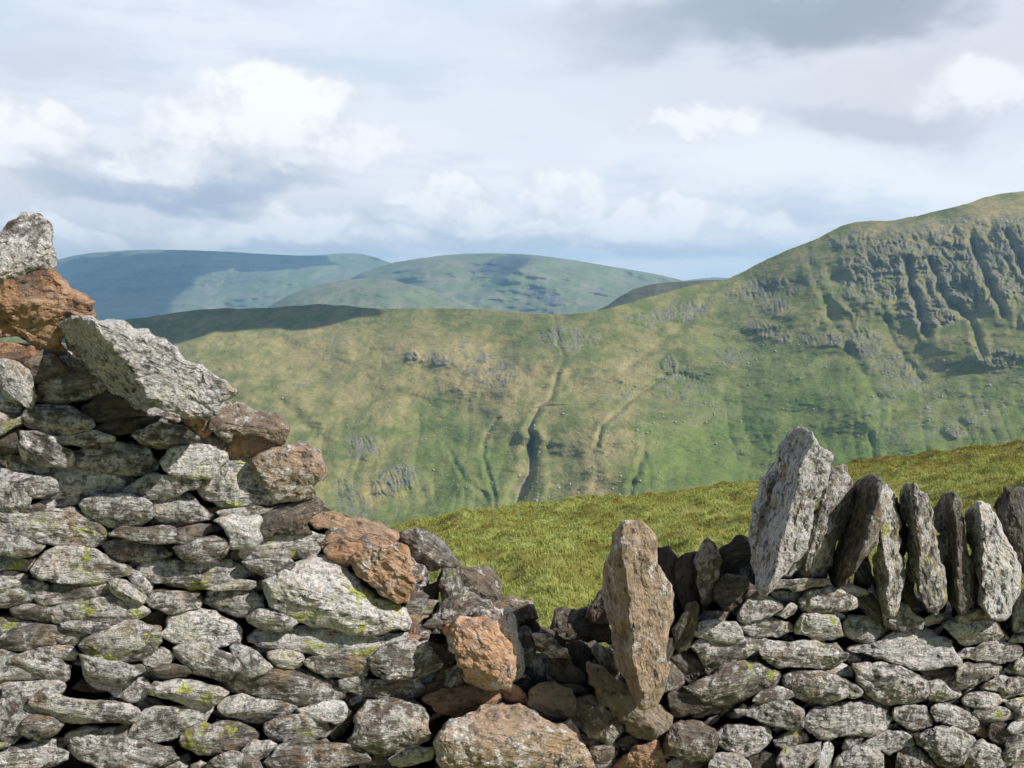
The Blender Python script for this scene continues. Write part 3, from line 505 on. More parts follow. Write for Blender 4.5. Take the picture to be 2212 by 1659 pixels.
# loose stones: tile | tone | set back (m) | thickness (m) | ridge (x0 y0 x1 y1 slopeleft sloperight) or - | kind | label | outline
LOOSE = """
A|wk|-.02|.30|-|boulder|grey speckled upright boulder topping the left end of the wall|-200,420 0,245 60,200 100,150 170,100 290,80 340,105 415,200 400,290 440,480 380,510 230,545 120,600 40,640 -200,700
A|oo|.0|.32|-|boulder|rust-orange boulder with pale left cheek, below the upright grey boulder|-200,690 20,690 60,620 170,555 340,500 440,480 460,560 500,640 560,690 650,740 755,775 740,850 765,940 740,1000 560,1000 500,1060 530,1190 400,1210 330,1130 -200,1110
A|w|-.11|.17|760 930 1230 1600 2.4 .05|slab|long pale slab sloping down to the right on top of the left wall|455,975 560,925 620,912 720,935 780,945 900,970 1090,1045 1220,1100 1400,1190 1600,1310 1780,1420 1885,1500 1860,1542 1770,1572 1740,1602 1720,1677 1560,1692 1400,1667 1120,1622 1060,1572 880,1472 780,1382 740,1330 620,1260 540,1180 500,1100
E|pp|-.03|.22|1100 -110 1160 250 .35 -.15|rubble_stone|block with lichened grey left side and peach right face, on the white boulder|884,-41 1074,-101 1224,-121 1300,-140 1365,-40 1380,120 1390,200 1370,310 1280,300 1180,250 1120,180 980,90 900,10
D|oo|.08|.30|-|rubble_stone|long lumpy bright orange rock on the broken wall's sloping edge|830,1180 880,1130 1000,1110 1080,1120 1180,1180 1330,1200 1480,1240 1560,1310 1520,1350 1490,1420 1370,1410 1240,1410 1180,1360 1100,1290 1000,1250 900,1230
D|oo|.02|.16|-|rubble_stone|small bright orange stone wedged under the long lumpy orange rock|970,1340 1000,1310 1110,1320 1080,1360 1000,1400 960,1380
D|o|.0|.18|-|rubble_stone|tan and orange wedge left of the peach-faced block|980,1410 1060,1360 1110,1340 1200,1370 1270,1440 1180,1470 1130,1540 1080,1490 1000,1440
D|b|.03|.14|-|rubble_stone|purple-brown stone tucked below the long orange rock|1200,1370 1300,1310 1400,1380 1410,1430 1290,1435
D|kb|.12|.16|-|rubble_stone|flat brown slab tilted over the gap with the grass right behind it|1560,1310 1640,1270 1760,1255 1860,1310 1960,1400 2050,1500 2055,1540 2000,1560 1910,1530 1880,1560 1800,1550 1680,1460 1600,1380
E|kb|.10|.2|-|rubble_stone|grey-brown stone peeping out right of the peach-faced block|1340,-60 1440,20 1520,100 1500,170 1430,240 1380,240 1340,100
E|d|.16|.2|-|rubble_stone|thin dark splinter deep in the hollow left of the upright slab|1400,330 1480,230 1600,170 1640,60 1650,200 1600,330 1540,420 1480,400
E|o|.04|.18|-|rubble_stone|ochre stone below the peach-faced block in the hollow|1370,340 1440,330 1510,410 1520,440 1440,480 1430,560 1390,600 1360,420
F|k|.12|.14|-|rubble_stone|narrow tan slab standing upright in the rubble|250,410 310,440 390,480 430,620 430,690 330,740 270,750 250,600
F|b|.20|.20|-|rubble_stone|purplish brown block beside the grass with a tan right edge|400,480 480,465 620,455 680,490 720,570 730,680 700,740 640,750 560,710 440,690 420,580
F|kb|.08|.22|-|rubble_stone|rounded grey-brown stone below the upright tan slab|190,830 270,760 400,680 520,680 640,710 660,760 560,830 500,860 330,890 300,960 230,940
F|b|.14|.22|-|rubble_stone|brown arched stone overhanging a hollow right of the rounded grey one|560,830 640,760 740,720 830,700 940,730 1000,780 1040,850 940,870 870,900 860,960 800,1000 740,870
F|d|.20|.2|-|rubble_stone|dark stone in the bottom of the notch where the grass dips lowest|860,940 1020,870 1130,960 1160,990 1100,1060 960,1060
F|w|.02|.16|740 800 880 1200 .2 .6|slab|thin white-edged slab leaning behind the big peach boulder|530,850 600,810 690,790 790,790 850,960 880,1060 915,1200 910,1280 840,1370 780,1300 720,1050 640,920
F|p|-.10|.22|-|boulder|big peach-orange boulder in the middle of the broken gap|310,920 400,870 530,870 620,880 700,930 760,1020 820,1150 835,1250 830,1350 770,1430 680,1430 560,1400 480,1370 440,1260 390,1160 330,1070 310,980
F|b|.06|.14|-|rubble_stone|brown flake left of the big peach boulder|160,1075 230,1080 330,1130 370,1180 300,1230 240,1200
F|g|.02|.14|-|rubble_stone|small squarish grey stone at the lower left of the peach boulder|300,1290 370,1260 430,1270 440,1330 400,1400 330,1430 295,1400
F|o|.01|.2|-|rubble_stone|rust-topped dark stone lying flat directly under the peach boulder|115,1500 220,1450 380,1430 520,1410 640,1440 760,1440 740,1520 620,1580 500,1650 350,1640 240,1610 140,1550
F|kb|.08|.2|-|rubble_stone|smooth grey-tan stone touching the white-edged slab's right side|850,950 930,940 1000,1010 1025,1080 990,1160 1060,1200 1090,1290 1100,1380 1000,1370 940,1290 910,1180 890,1060
F|kb|-.0|.10|-|rubble_stone|flat brown flake lying on the rubble right of the smooth tan stone|1000,1000 1060,1000 1180,1060 1260,1110 1300,1180 1200,1165 1100,1150 1050,1120 1030,1050
F|d|.06|.16|-|rubble_stone|dark angular stone under the flat brown flake|1120,1165 1180,1175 1300,1200 1380,1280 1410,1390 1300,1400 1200,1370 1140,1300
F|d|.04|.12|-|rubble_stone|tiny dark stone right of the peach boulder's foot|880,1390 930,1370 970,1400 940,1440 900,1430
F|bo|-.03|.2|-|rubble_stone|round rusty brown stone above the tan and white boulder|980,1450 1060,1400 1180,1390 1280,1450 1320,1500 1335,1590 1320,1640 1220,1690 1120,1680 1020,1620 970,1540
F|o|.0|.12|-|rubble_stone|small rusty stone just under the tip of the peach boulder|760,1440 830,1390 880,1440 955,1530 940,1560 870,1530 820,1520 770,1490
F|d|.03|.12|-|rubble_stone|thin dark sliver right of the round rusty stone|1210,1420 1300,1400 1400,1430 1440,1470 1380,1490 1290,1460
G|bo|-.02|.22|-|rubble_stone|long dark leaning stone with a rusty rounded foot|890,800 920,820 1060,900 1180,990 1270,1110 1320,1150 1450,1130 1520,1190 1560,1280 1520,1350 1440,1410 1360,1425 1270,1400 1200,1290 1080,1160 960,1020 910,900
G|g|.05|.12|-|rubble_stone|pale-tipped pointed stone in the shade left of the tall tan stone|940,680 970,655 1060,700 1100,800 1140,900 1160,960 1050,900 980,800 935,730
G|db|.24|.3|-|rubble_stone|dark blue-grey block in the shade of the tall tan stone|610,480 700,360 880,370 1000,450 1080,560 1090,660 900,620 800,640 740,740 620,600
G|d|.12|.2|-|rubble_stone|dark stone under the dark blue-grey block|700,720 830,640 940,640 950,740 900,800 880,960 860,1000 780,860
G|b|.18|.18|-|rubble_stone|brown pointed stone leaning against the tall tan stone's left side|870,440 960,300 1000,230 1060,300 1080,480 1000,470 900,440
F|t|-.14|.20|1700 140 1850 1350 2.2 .12|standing_stone|tall tan stone standing upright in the gap with whitish ends|1680,170 1790,120 1880,105 1930,150 2000,260 1990,460 2050,540 2110,700 2110,860 2080,1000 2060,1100 2080,1250 2060,1400 2000,1530 1900,1560 1840,1530 1820,1470 1750,1340 1660,1180 1650,1000 1640,900 1580,780 1550,650 1560,500 1600,380 1640,260
J|d|-.02|.14|-|rubble_stone|dark flake against the tall tan stone's lower right side|340,1130 400,890 470,900 480,960 390,1130
J|d|.14|.2|-|coping_stone|dark coping stone directly behind the tall tan stone|340,160 440,150 490,220 500,400 495,600 500,750 450,900 430,560 380,430 340,350
J|d|.12|.2|-|coping_stone|broad dark coping stone right of the tall tan stone, level-topped|510,260 580,210 690,210 700,400 710,560 640,600 560,640 520,520 500,400
J|kd|.06|.16|-|coping_stone|narrow dark coping stone with a pointed top, low beside the tall coping stone|700,150 750,85 820,170 830,330 790,500 740,620 700,520 690,330
J|d|.18|.2|-|coping_stone|jagged dark stone in the shade left of the tallest coping stone|830,200 920,150 1040,60 1110,130 1130,330 1000,340 900,350 840,330
J|db|.04|.2|-|rubble_stone|dark purple-brown stone below the tallest coping stone's left side|820,470 880,400 1000,380 1080,450 1110,480 1060,560 1040,620 960,660 880,640 810,580
J|b|.02|.12|-|rubble_stone|small reddish stone at the foot of the tallest coping stone|1060,540 1100,480 1170,480 1215,530 1150,560
J|dy|-.02|.10|-|rubble_stone|narrow mossy dark stone set on end left of the right wall|490,810 530,760 570,690 600,610 650,600 670,640 660,720 630,880 580,970 520,1000 490,940
G|t|-.10|.30|-|boulder|largest tan boulder at the bottom of the gap with white lichened front|-325,1450 -250,1340 -100,1250 0,1200 100,1150 200,1135 330,1150 400,1180 480,1260 640,1290 740,1240 760,1290 820,1410 880,1520 940,1620 960,1800 -200,1800 -310,1600
G|b|.0|.2|-|rubble_stone|cracked brown block right of the largest tan boulder|790,1140 830,1090 920,1080 1010,1140 1100,1220 1190,1310 1150,1370 1080,1470 1020,1490 900,1390 800,1300 765,1230
G|b|.03|.16|-|rubble_stone|dark brown stone under the cracked brown block|920,1500 1020,1480 1110,1440 1130,1540 1060,1590 1000,1620 950,1580
G|d|.03|.12|-|rubble_stone|small dark stone below the rusty foot of the long leaning stone|1130,1460 1200,1420 1280,1440 1270,1490 1200,1520
G|o|.02|.22|-|rubble_stone|rusty orange lump at the bottom edge below the leaning stone|1060,1740 1200,1560 1270,1480 1400,1440 1480,1500 1500,1600 1570,1740
H|gw|-.06|.16|400 540 150 1440 2.0 .1|coping_stone|tallest coping stone with dark left face and pale lichened top|0,900 70,700 150,500 210,340 250,260 300,190 370,150 440,180 480,230 520,300 580,350 630,380 630,440 610,500 600,560 540,680 500,760 480,860 450,980 440,1060 400,1150 320,1230 240,1330 160,1430 110,1465 40,1400 0,1250 -20,1050
H|g|-.01|.18|-|coping_stone|second tallest coping stone, leaning right against the tallest|560,640 640,480 740,455 790,540 825,640 830,720 800,840 760,920 690,1050 660,1150 620,1290 615,1360 520,1350 430,1350 410,1270 430,1130 460,1000 490,880 550,820
H|gd|.0|.18|1040 640 880 1200 2.0 .1|coping_stone|dark-faced coping stone with a thin yellow-green right edge|830,620 900,560 1000,545 1035,600 1050,680 1030,820 1010,1000 980,1100 900,1190 840,1280 780,1400 720,1410 640,1380 620,1330 660,1180 720,1040 780,900 830,780
H|gy|-.02|.16|1040 700 1110 1600 2.2 .2|coping_stone|slender wavy coping stone reaching lowest, fourth from the tallest|1050,640 1110,630 1140,680 1160,800 1200,890 1190,1020 1180,1150 1230,1240 1225,1400 1210,1550 1160,1650 1100,1640 1040,1580 1010,1500 960,1400 1000,1200 1050,1100 1050,950 1020,860
H|d|.07|.16|-|coping_stone|small dark coping stone squeezed behind the slender wavy one|1160,730 1190,720 1220,820 1240,930 1290,960 1270,1100 1240,1250 1190,1200 1180,900
H|gy|-.03|.17|1330 640 1380 1500 2 .2|coping_stone|round-topped coping stone with a yellow lichen ring near the top|1200,700 1230,620 1310,630 1380,690 1430,770 1475,850 1460,950 1480,1050 1490,1130 1530,1230 1560,1330 1570,1430 1560,1570 1510,1650 1440,1600 1380,1500 1340,1380 1260,1290 1280,1100 1290,950 1220,900
H|gd|-.0|.18|1640 700 1690 1600 2 .2|coping_stone|square-headed waisted coping stone with a small pale stone at its left|1470,780 1530,730 1630,690 1690,740 1715,800 1700,900 1720,950 1730,1120 1760,1200 1790,1350 1780,1480 1790,1560 1740,1650 1680,1640 1620,1560 1570,1430 1590,1200 1600,1050 1520,1000 1480,900
H|k|-.01|.10|-|coping_stone|small pale stone wedged between two coping stones|1500,1040 1550,1005 1600,1040 1600,1150 1560,1250 1530,1180
H|kw|-.04|.18|1870 760 1890 1600 2 .15|coping_stone|broad leaf-shaped coping stone with a tan streak|1720,840 1800,790 1880,760 1940,800 2000,900 2060,1060 2120,1160 2170,1260 2165,1400 2110,1560 2060,1670 1980,1680 1900,1600 1850,1480 1830,1300 1800,1150 1740,1050
H|d|.03|.2|-|coping_stone|dark flat-topped coping stone at the photograph's right edge|1970,790 2030,700 2050,620 2140,640 2290,680 2300,1400 2190,1300 2120,1130 2060,1010 2010,870
H|g|-.03|.18|-|coping_stone|grey coping stone cut by the right edge, low in front|2180,1500 2212,1450 2330,1380 2360,1800 2150,1800 2130,1700
H|d|.04|.12|-|coping_stone|dark chip at the foot between the yellow-edged and slender copings|850,1300 940,1250 960,1300 960,1430 880,1400
H|d|.04|.12|-|coping_stone|dark chip at the foot between the slender and round-topped copings|1240,1420 1300,1450 1380,1560 1300,1600 1220,1520
H|k|.03|.12|-|coping_stone|thin upright sliver left of the leaf-shaped coping stone|1770,1200 1830,1180 1850,1400 1800,1560 1790,1350
H|g|-.01|.1|-|coping_stone|pale splinter between the two tallest coping stones at their foot|270,1350 400,1180 430,1200 410,1280 330,1340
"""
# ------------------------------------------------------------------ walls
def empty(name, loc):
    o = bpy.data.objects.new(name, None); o.empty_display_size = .2; col.objects.link(o); o.location = loc; return o
class Merge:
    def __init__(s): s.G = []; s.W = []; s.F = []; s.T = []; s.C = []; s.n = 0
    def add(s, W, F, T, gr, tn):
        s.G.append(gr)
        s.W.append(W); s.F.append(F + s.n); s.T.append(T + s.n); s.C.append(np.tile(np.asarray(tn)[None], (len(W), 1))); s.n += len(W)
    def build(s, name, parent, loc=(0, 0, 0)):
        return rock_object(name, np.vstack(s.W), np.vstack(s.F), np.vstack(s.T), M_STONE, parent, np.vstack(s.C), np.array(loc, float), np.vstack(s.G))

walls = {}
def wall(key, text, base, label, topline, seed0):
    e = empty('drystone_dyke', base); tag(e, label, 'stone wall', 'lengths of the broken dry stone wall')
    walls[key] = e
    for i, ln in enumerate(text.strip().split('\n')):
        tl, tn, pts = ln.split(' ', 2)
        X, Y = tile_xy(tl, pts)
        small = (X.max() - X.min()) * (Y.max() - Y.min()) < 2200
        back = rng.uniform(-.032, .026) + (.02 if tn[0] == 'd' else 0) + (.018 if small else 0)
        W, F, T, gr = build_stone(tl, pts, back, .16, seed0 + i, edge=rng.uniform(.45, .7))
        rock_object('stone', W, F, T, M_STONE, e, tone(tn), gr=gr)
    # heart of small stones behind the face, gap shade painted into its dark tone
    X = np.array([p[0] for p in topline], float); Y = np.array([p[1] for p in topline], float)
    uv = wall_uv(on_wall(X, Y, .1)); uv[:, 1] -= .03; a = np.linspace(uv[0, 0], uv[-1, 0], 260)
    top = np.interp(a, uv[:, 0], uv[:, 1]); bot = -WP[2] - .35
    prof = []
    for s_ in np.linspace(0, 1, 60): prof.append((0, s_))
    for s_ in np.linspace(.1, 1, 10): prof.append((s_, 1))
    for s_ in np.linspace(.9, 0, 10): prof.append((1, s_))
    rows = []
    for dep, s_ in prof:
        rows.append(WP + a[:, None] * EX + (bot + (top - bot) * s_)[:, None] * EY - (.12 + .42 * dep) * EZ)
    V = np.concatenate(rows); n1 = ridged(V * 9, 3); n2 = pn(V * 26)
    V = V + EZ * (.035 * n1 + .012 * n2)[:, None] - EZ * .035 + EY * (.03 * n1)[:, None] * .5
    F = gridfaces(len(prof), len(a))
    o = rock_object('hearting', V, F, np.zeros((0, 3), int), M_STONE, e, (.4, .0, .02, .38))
    # packing stones in the crevices and courses reaching beyond the measured face
    m = Merge(); k = 0
    for _ in range(420):
        aa = rng.uniform(max(a[0], -2.2), min(a[-1], 3.2)); tp = np.interp(aa, a, top); bb = tp - rng.uniform(.0, 1.0) ** .8 * (tp + WP[2] - .1)
        w_, h_ = rng.uniform(.03, .085), rng.uniform(.008, .026)
        an = np.linspace(0, 6.28, 8, endpoint=False); tilt = rng.uniform(-.5, .5)
        rr = rng.uniform(.75, 1.15, 8)
        p = np.stack([np.cos(an) * w_ * rr, np.sin(an) * h_ * rr], 1)
        p = p @ np.array([[math.cos(tilt), math.sin(tilt)], [-math.sin(tilt), math.cos(tilt)]]) + (aa, bb)
        m.add(*rock_mesh(p, WP - EZ * rng.uniform(.04, .08), EX, EY, EZ, .08, 9000 + k, nth=22, nr=5), tone(rng.choice(['d', 'b', 'k', 'kb', 'dk', 'g', 'g']))); k += 1
    for _ in range(150):      # loose filling seen along the broken top
        aa = rng.uniform(max(a[0], -2.2), min(a[-1], 3.2)); bb = np.interp(aa, a, top) + rng.uniform(-.03, .02)
        w_, h_ = rng.uniform(.04, .09), rng.uniform(.02, .045); an = np.linspace(0, 6.28, 9, endpoint=False); tilt = rng.uniform(-.5, .5)
        p = np.stack([np.cos(an) * w_, np.sin(an) * h_], 1) * rng.uniform(.75, 1.15, (9, 1))
        p = p @ np.array([[math.cos(tilt), math.sin(tilt)], [-math.sin(tilt), math.cos(tilt)]]) + (aa, bb)
        m.add(*rock_mesh(p, WP - EZ * rng.uniform(.09, .42), EX, EY, EZ, .10, 9500 + k, nth=26, nr=6), tone(rng.choice(['d', 'b', 'k', 'kb', 'g']))); k += 1
    zs = [(930, 1400, 90, 60), (1000, 1480, 90, 60), (1180, 1480, 90, 50), (1230, 1560, 90, 40), (1450, 1560, 70, 50), (1400, 1430, 60, 60), (870, 1300, 60, 50), (700, 1180, 70, 40), (640, 1020, 40, 40), (1150, 1400, 60, 40)]
    for _ in range(240):      # small broken rust-brown pieces spilled in the gap
        zx, zy, sx, sy = zs[rng.integers(len(zs))]; q = wall_uv(on_wall(np.array([rng.normal(zx, sx)]), np.array([rng.normal(zy, sy)])))[0]
        if (q[0] > a[-1]) if key == 'L' else (q[0] < a[0]): continue
        if q[1] > np.interp(q[0], a, top) + .10: continue
        w_ = rng.uniform(.02, .06); an = np.sort(rng.uniform(0, 6.28, 7)); p = np.stack([np.cos(an) * w_, np.sin(an) * w_ * rng.uniform(.4, .9)], 1) * rng.uniform(.75, 1.15, (7, 1)) + q
        m.add(*rock_mesh(p, WP - EZ * rng.uniform(.02, .09), EX, EY, EZ, .08, 12000 + k, nth=26, nr=6), tone(rng.choice(['b', 'bo', 'o', 'k', 'kb', 'd', 'b']))); k += 1
    if key == 'R':            # back row of upright stones that shows dark between the front ones
        X_ = 1500
        while X_ < 2330:
            q = wall_uv(on_wall(np.array([X_]), np.array([1300.]), .17))[0]; w_ = rng.uniform(.06, .09); h_ = rng.uniform(.20, .27) * (1.0 if X_ > 1640 else .55)
            an = np.linspace(0, 6.28, 11, endpoint=False); p = np.stack([np.cos(an) * w_ * .55, np.sin(an) * h_ * .5], 1) * rng.uniform(.88, 1.1, (11, 1)) + (q[0], np.interp(q[0], a, top) + h_ * .42)
            m.add(*rock_mesh(p, WP - EZ * rng.uniform(.16, .2), EX, EY, EZ, .12, 9900 + k, nth=44, nr=9), tone(rng.choice(['d', 'kd', 'g']))); k += 1; X_ += rng.uniform(42, 62)
    o = m.build('packing_stones', e); o['kind'] = 'stuff'
    return e, a, top, bot

def courses(m, x0, x1, y0, y1, seed, front=True, back=0.0, skip=None):
    r = np.random.default_rng(seed); y = y0
    while y < y1:
        h = r.uniform(.055, .10); x = x0 + r.uniform(-.15, 0)
        while x < x1:
            w = r.uniform(.11, .27)
            if skip is None or not skip(x + w / 2, y + h / 2):
                an = np.linspace(0, 6.28, 10, endpoint=False)
                p = np.stack([np.sign(np.cos(an)) * np.abs(np.cos(an)) ** .7 * w * .49, np.sign(np.sin(an)) * np.abs(np.sin(an)) ** .7 * h * .50], 1) * r.uniform(.85, 1.05, (10, 1)) + (x + w / 2, y + h / 2 + r.uniform(-.01, .01))
                E_ = EZ if front else -EZ
                ex = EX if front else -EX
                pp = p if front else p * (-1, 1)
                if not front: pp = pp[::-1]; pp = pp[::-1] * 1.0
                m.add(*rock_mesh(pp, WP - EZ * back, ex, EY, E_, .14, int(r.integers(1e6)), nth=26, nr=6), tone(r.choice(['g', 'g', 'k', 'w', 'gy', 'kb', 'ky'])))
            x += w
        y += h * .92
def build_walls():
    tl = [(-900, 760), (0, 760), (140, 765), (210, 850), (330, 890), (480, 930), (560, 960), (600, 1000), (590, 1080), (650, 1150), (740, 1190), (850, 1240), (920, 1330), (960, 1400), (1010, 1480), (1100, 1530), (1200, 1540)]
    e, a, top, bot = wall('L', LEFT, (-.9, 1.95, -.1), 'tall left length of the dry stone wall, stepping down to the gap', tl, 100)
    m = Merge()
    ub = wall_uv(on_wall(np.array([0., 1200.]), np.array([1665., 1665.])))
    lowf = lambda x: np.interp(x, [ub[0, 0], ub[1, 0]], [ub[0, 1], ub[1, 1]])
    left = wall_uv(on_wall(np.array([-15.]), np.array([1200.])))[0, 0]
    courses(m, left - .9, left - .02, bot + .3, np.interp(left, a, top) - .02, 5)
    courses(m, left, a[-1], bot + .3, -.5, 6, skip=lambda x, y: y > lowf(x) - .05)
    courses(m, a[0], a[-1], bot + .3, .6, 7, front=False, back=.50, skip=lambda x, y: y > np.interp(x, a, top) - .05)
    o = m.build('outer_courses', e); o['kind'] = 'stuff'
    tl = [(1195, 1540), (1300, 1535), (1440, 1520), (1460, 1400), (1520, 1310), (1620, 1290), (1760, 1290), (1900, 1330), (2212, 1370), (2900, 1420)]
    e, a, top, bot = wall('R', RIGHT, (1.1, 2.5, -.1), 'lower right length of the dry stone wall, under the row of upright coping stones', tl, 400)
    m = Merge()
    ub = wall_uv(on_wall(np.array([1200., 2212.]), np.array([1665., 1665.])))
    lowf2 = lambda x: np.interp(x, [ub[0, 0], ub[1, 0]], [ub[0, 1], ub[1, 1]])
    right = wall_uv(on_wall(np.array([2222.]), np.array([1400.])))[0, 0]
    courses(m, a[0], right, bot + .3, -.5, 8, skip=lambda x, y: y > lowf2(x) - .05)
    courses(m, right + .02, right + .9, bot + .3, np.interp(right + .2, a, top), 9)
    courses(m, a[0], a[-1], bot + .3, .6, 10, front=False, back=.50, skip=lambda x, y: y > np.interp(x, a, top) - .05)
    r = np.random.default_rng(77); x = right + .12
    while x < right + 1.0:
        w = r.uniform(.07, .11); h = r.uniform(.3, .42); y = np.interp(x, a, top) - .04
        an = np.linspace(0, 6.28, 12, endpoint=False)
        p = np.stack([np.cos(an) * w * .5, np.sin(an) * h * .5], 1) * r.uniform(.9, 1.1, (12, 1)) + (x, y + h * .45)
        m.add(*rock_mesh(p, WP + EZ * .02, EX, EY, EZ, .2, int(r.integers(1e6)), nth=40, nr=8), tone('g')); x += w * 1.05
    o = m.build('outer_courses', e); o['kind'] = 'stuff'
build_walls()

CATS = dict(boulder='boulder', slab='slab', rubble_stone='stone', coping_stone='coping stone', standing_stone='standing stone')
GROUPS = dict(rubble_stone='fallen stones in the gap of the wall', coping_stone='coping stones standing along the wall top')
for i, ln in enumerate(LOOSE.strip().split('\n')):
    tl, tn, back, thick, rg, kind, label, pts = ln.split('|')
    rg = None if rg == '-' else [float(c) for c in rg.split()]
    big = kind in ('boulder', 'slab', 'standing_stone') or 'tallest' in label
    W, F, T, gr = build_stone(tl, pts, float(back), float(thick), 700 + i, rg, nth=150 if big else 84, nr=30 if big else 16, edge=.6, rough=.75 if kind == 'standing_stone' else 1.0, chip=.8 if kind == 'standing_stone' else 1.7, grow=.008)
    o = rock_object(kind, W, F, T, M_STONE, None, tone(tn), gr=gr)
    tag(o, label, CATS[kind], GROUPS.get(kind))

# a dry grass stem standing up behind the tallest coping stone
def stalk():
    X, Y = tile_xy('H', '475,330 470,240 430,160 370,95'); P = on_wall(X, Y, .06); V = []; t_ = NT('dry_straw'); b_ = t_.n('BsdfPrincipled', {}, Base_Color=(.55, .45, .25, 1), Roughness=.7); t_.out(b_.outputs[0])
    for i, p in enumerate(P):
        w_ = [.0022, .002, .0032, .0008][i]
        for a in range(5): V.append(p + EX * w_ * math.cos(a * 1.2566) + EZ * w_ * math.sin(a * 1.2566))
    o = mesh_obj('grass_stalk', np.array(V), gridfaces(4, 5, True), t_.m); tag(o, 'single dry straw-coloured grass stalk sticking up behind the tallest coping stone', 'grass stalk')
stalk()
# ------------------------------------------------------------------ land
def land_material(name, green, green2, tan, rock, scree, scale=1.0, bump=.6):
    t = NT(name)
    p = t.n('NewGeometry').outputs['Position']
    at = t.n('Attribute', dict(attribute_name='cover', attribute_type='GEOMETRY'))
    s = t.n('SeparateColor', {}, Color=at.outputs['Color'])
    rk, tn, sc = s.outputs; lush = at.outputs['Alpha']
    n1 = t.noise(p, .006 * scale, 6, .6); n2 = t.noise(p, .03 * scale, 6, .65); n3 = t.noise(p, .16 * scale, 5, .7); n4 = t.noise(p, .5 * scale, 3, .7)
    c = t.mix(t.mr(n2, .36, .64), green, green2)
    c = t.mix(t.mr(n3, .38, .66, 0, .4), c, tuple(x * .6 for x in green))
    tf = t.math('ADD', t.math('MULTIPLY', tn, 1.0), t.mr(n2, .36, .64, -.22, .22), clamp=True)
    c = t.mix(tf, c, t.mix(t.mr(n3, .35, .65), tan, tuple(x * .78 for x in tan)))
    c = t.mix(t.math('MULTIPLY', lush, .8), c, t.mix(t.mr(n3, .35, .65), (.17, .26, .045), (.12, .185, .04)))
    c = t.mix(t.mr(n4, .58, .70, 0, .45), c, (.34, .33, .20)); c = t.mix(t.mr(n4, .30, .42, .45, 0), c, tuple(x * .4 for x in green))
    sf = t.mr(t.math('ADD', sc, t.mr(n3, .3, .7, -.3, .3)), .35, .75)
    c = t.mix(sf, c, t.mix(t.mr(n4, .4, .6), scree, tuple(x * .6 for x in scree)))
    rf = t.mr(t.math('ADD', rk, t.math('ADD', t.mr(n3, .3, .7, -.38, .38), t.mr(n4, .3, .7, -.2, .2))), .44, .60)
    rc = t.mix(t.mr(n4, .36, .62), tuple(x * .32 for x in rock), rock)
    c = t.mix(rf, c, rc)
    h = t.math('ADD', t.math('MULTIPLY', n3, 4.0), t.math('MULTIPLY', n4, 1.5))
    bp = t.n('Bump', {}, Strength=bump, Distance=1.0, Height=h)
    b = t.n('BsdfPrincipled', {}, Base_Color=c, Roughness=.95, Normal=bp.outputs[0])
    b.inputs['Specular IOR Level'].default_value = .1
    return t.out(b.outputs[0])

def interp(X, pts): 
    p = np.array(pts, float); return np.interp(X, p[:, 0], p[:, 1])
def smooth1(a, k):
    w = np.hanning(k * 2 + 1); w /= w.sum(); return np.convolve(np.pad(a, k, mode='edge'), w, 'valid')
def ell(X, Y, cx, cy, rx, ry, rot=0.0):
    c, s = math.cos(rot), math.sin(rot); dx, dy = X - cx, Y - cy
    return ((c * dx + s * dy) / rx) ** 2 + ((-s * dx + c * dy) / ry) ** 2
def polydist(X, Y, pts):
    d = np.full(X.shape, 1e9)
    for (x0, y0), (x1, y1) in zip(pts[:-1], pts[1:]):
        vx, vy = x1 - x0, y1 - y0; tt = np.clip(((X - x0) * vx + (Y - y0) * vy) / (vx * vx + vy * vy), 0, 1)
        d = np.minimum(d, np.hypot(X - x0 - tt * vx, Y - y0 - tt * vy))
    return d
def sheet(name, mat, X, Ytop, Ybot, D0, D1, nt, relief, cover, backdrop, pw=1.0, backsteps=12):
    """hillside as a solid slope: every column climbs from its foot to its skyline, then falls away behind it"""
    t = np.linspace(0, 1, nt)[:, None]
    YY = Ybot[None] + (Ytop - Ybot)[None] * t; XX = np.repeat(X[None], nt, 0)
    Ys = smooth1(Ytop, max(4, len(X) // 14)); tD = np.clip((YY - Ybot[None]) / (Ys - Ybot)[None], 0, 1.4)
    D = D0[None] + (D1 - D0)[None] * tD ** pw
    rx, rz = ray(XX, YY)
    P = np.stack([D * rx, D, CAMZ + D * rz], -1)
    dD = relief(XX, YY, P, np.repeat(t, len(X), 1))
    D = D + dD
    P = np.stack([D * rx, D, CAMZ + D * rz], -1)
    cov = cover(XX, YY, P)
    last = P[-1]; ex = []
    for k in range(1, backsteps + 1):
        q = last.copy(); f = k / backsteps
        q[:, 1] += f * backdrop[0]; q[:, 0] *= 1 + f * backdrop[0] / last[:, 1]; q[:, 2] -= f ** 1.4 * backdrop[1]; ex.append(q)
    first = P[0].copy(); pre = []
    for k in (2, 1):
        q = first.copy(); q[:, 1] -= 60 * k; q[:, 0] *= q[:, 1] / first[:, 1]; q[:, 2] -= 25 * k; pre.append(q)
    G = np.concatenate([np.stack(pre), P, np.stack(ex)], 0)
    C = np.concatenate([np.repeat(cov[:1], 2, 0), cov, np.repeat(cov[-1:], backsteps, 0)], 0)
    V = G.reshape(-1, 3)
    o = mesh_obj(name, V, gridfaces(G.shape[0], G.shape[1]), mat)
    vattr(o, 'cover', C.reshape(-1, 4)); o['kind'] = 'structure'
    return o, P

M_NEAR = land_material('fell_grass', (.145, .175, .052), (.24, .24, .085), (.40, .33, .155), (.29, .275, .19), (.34, .31, .22))
M_FAR = land_material('far_fell', (.13, .155, .085), (.185, .20, .11), (.26, .235, .16), (.10, .10, .10), (.26, .25, .21), .35, .5)

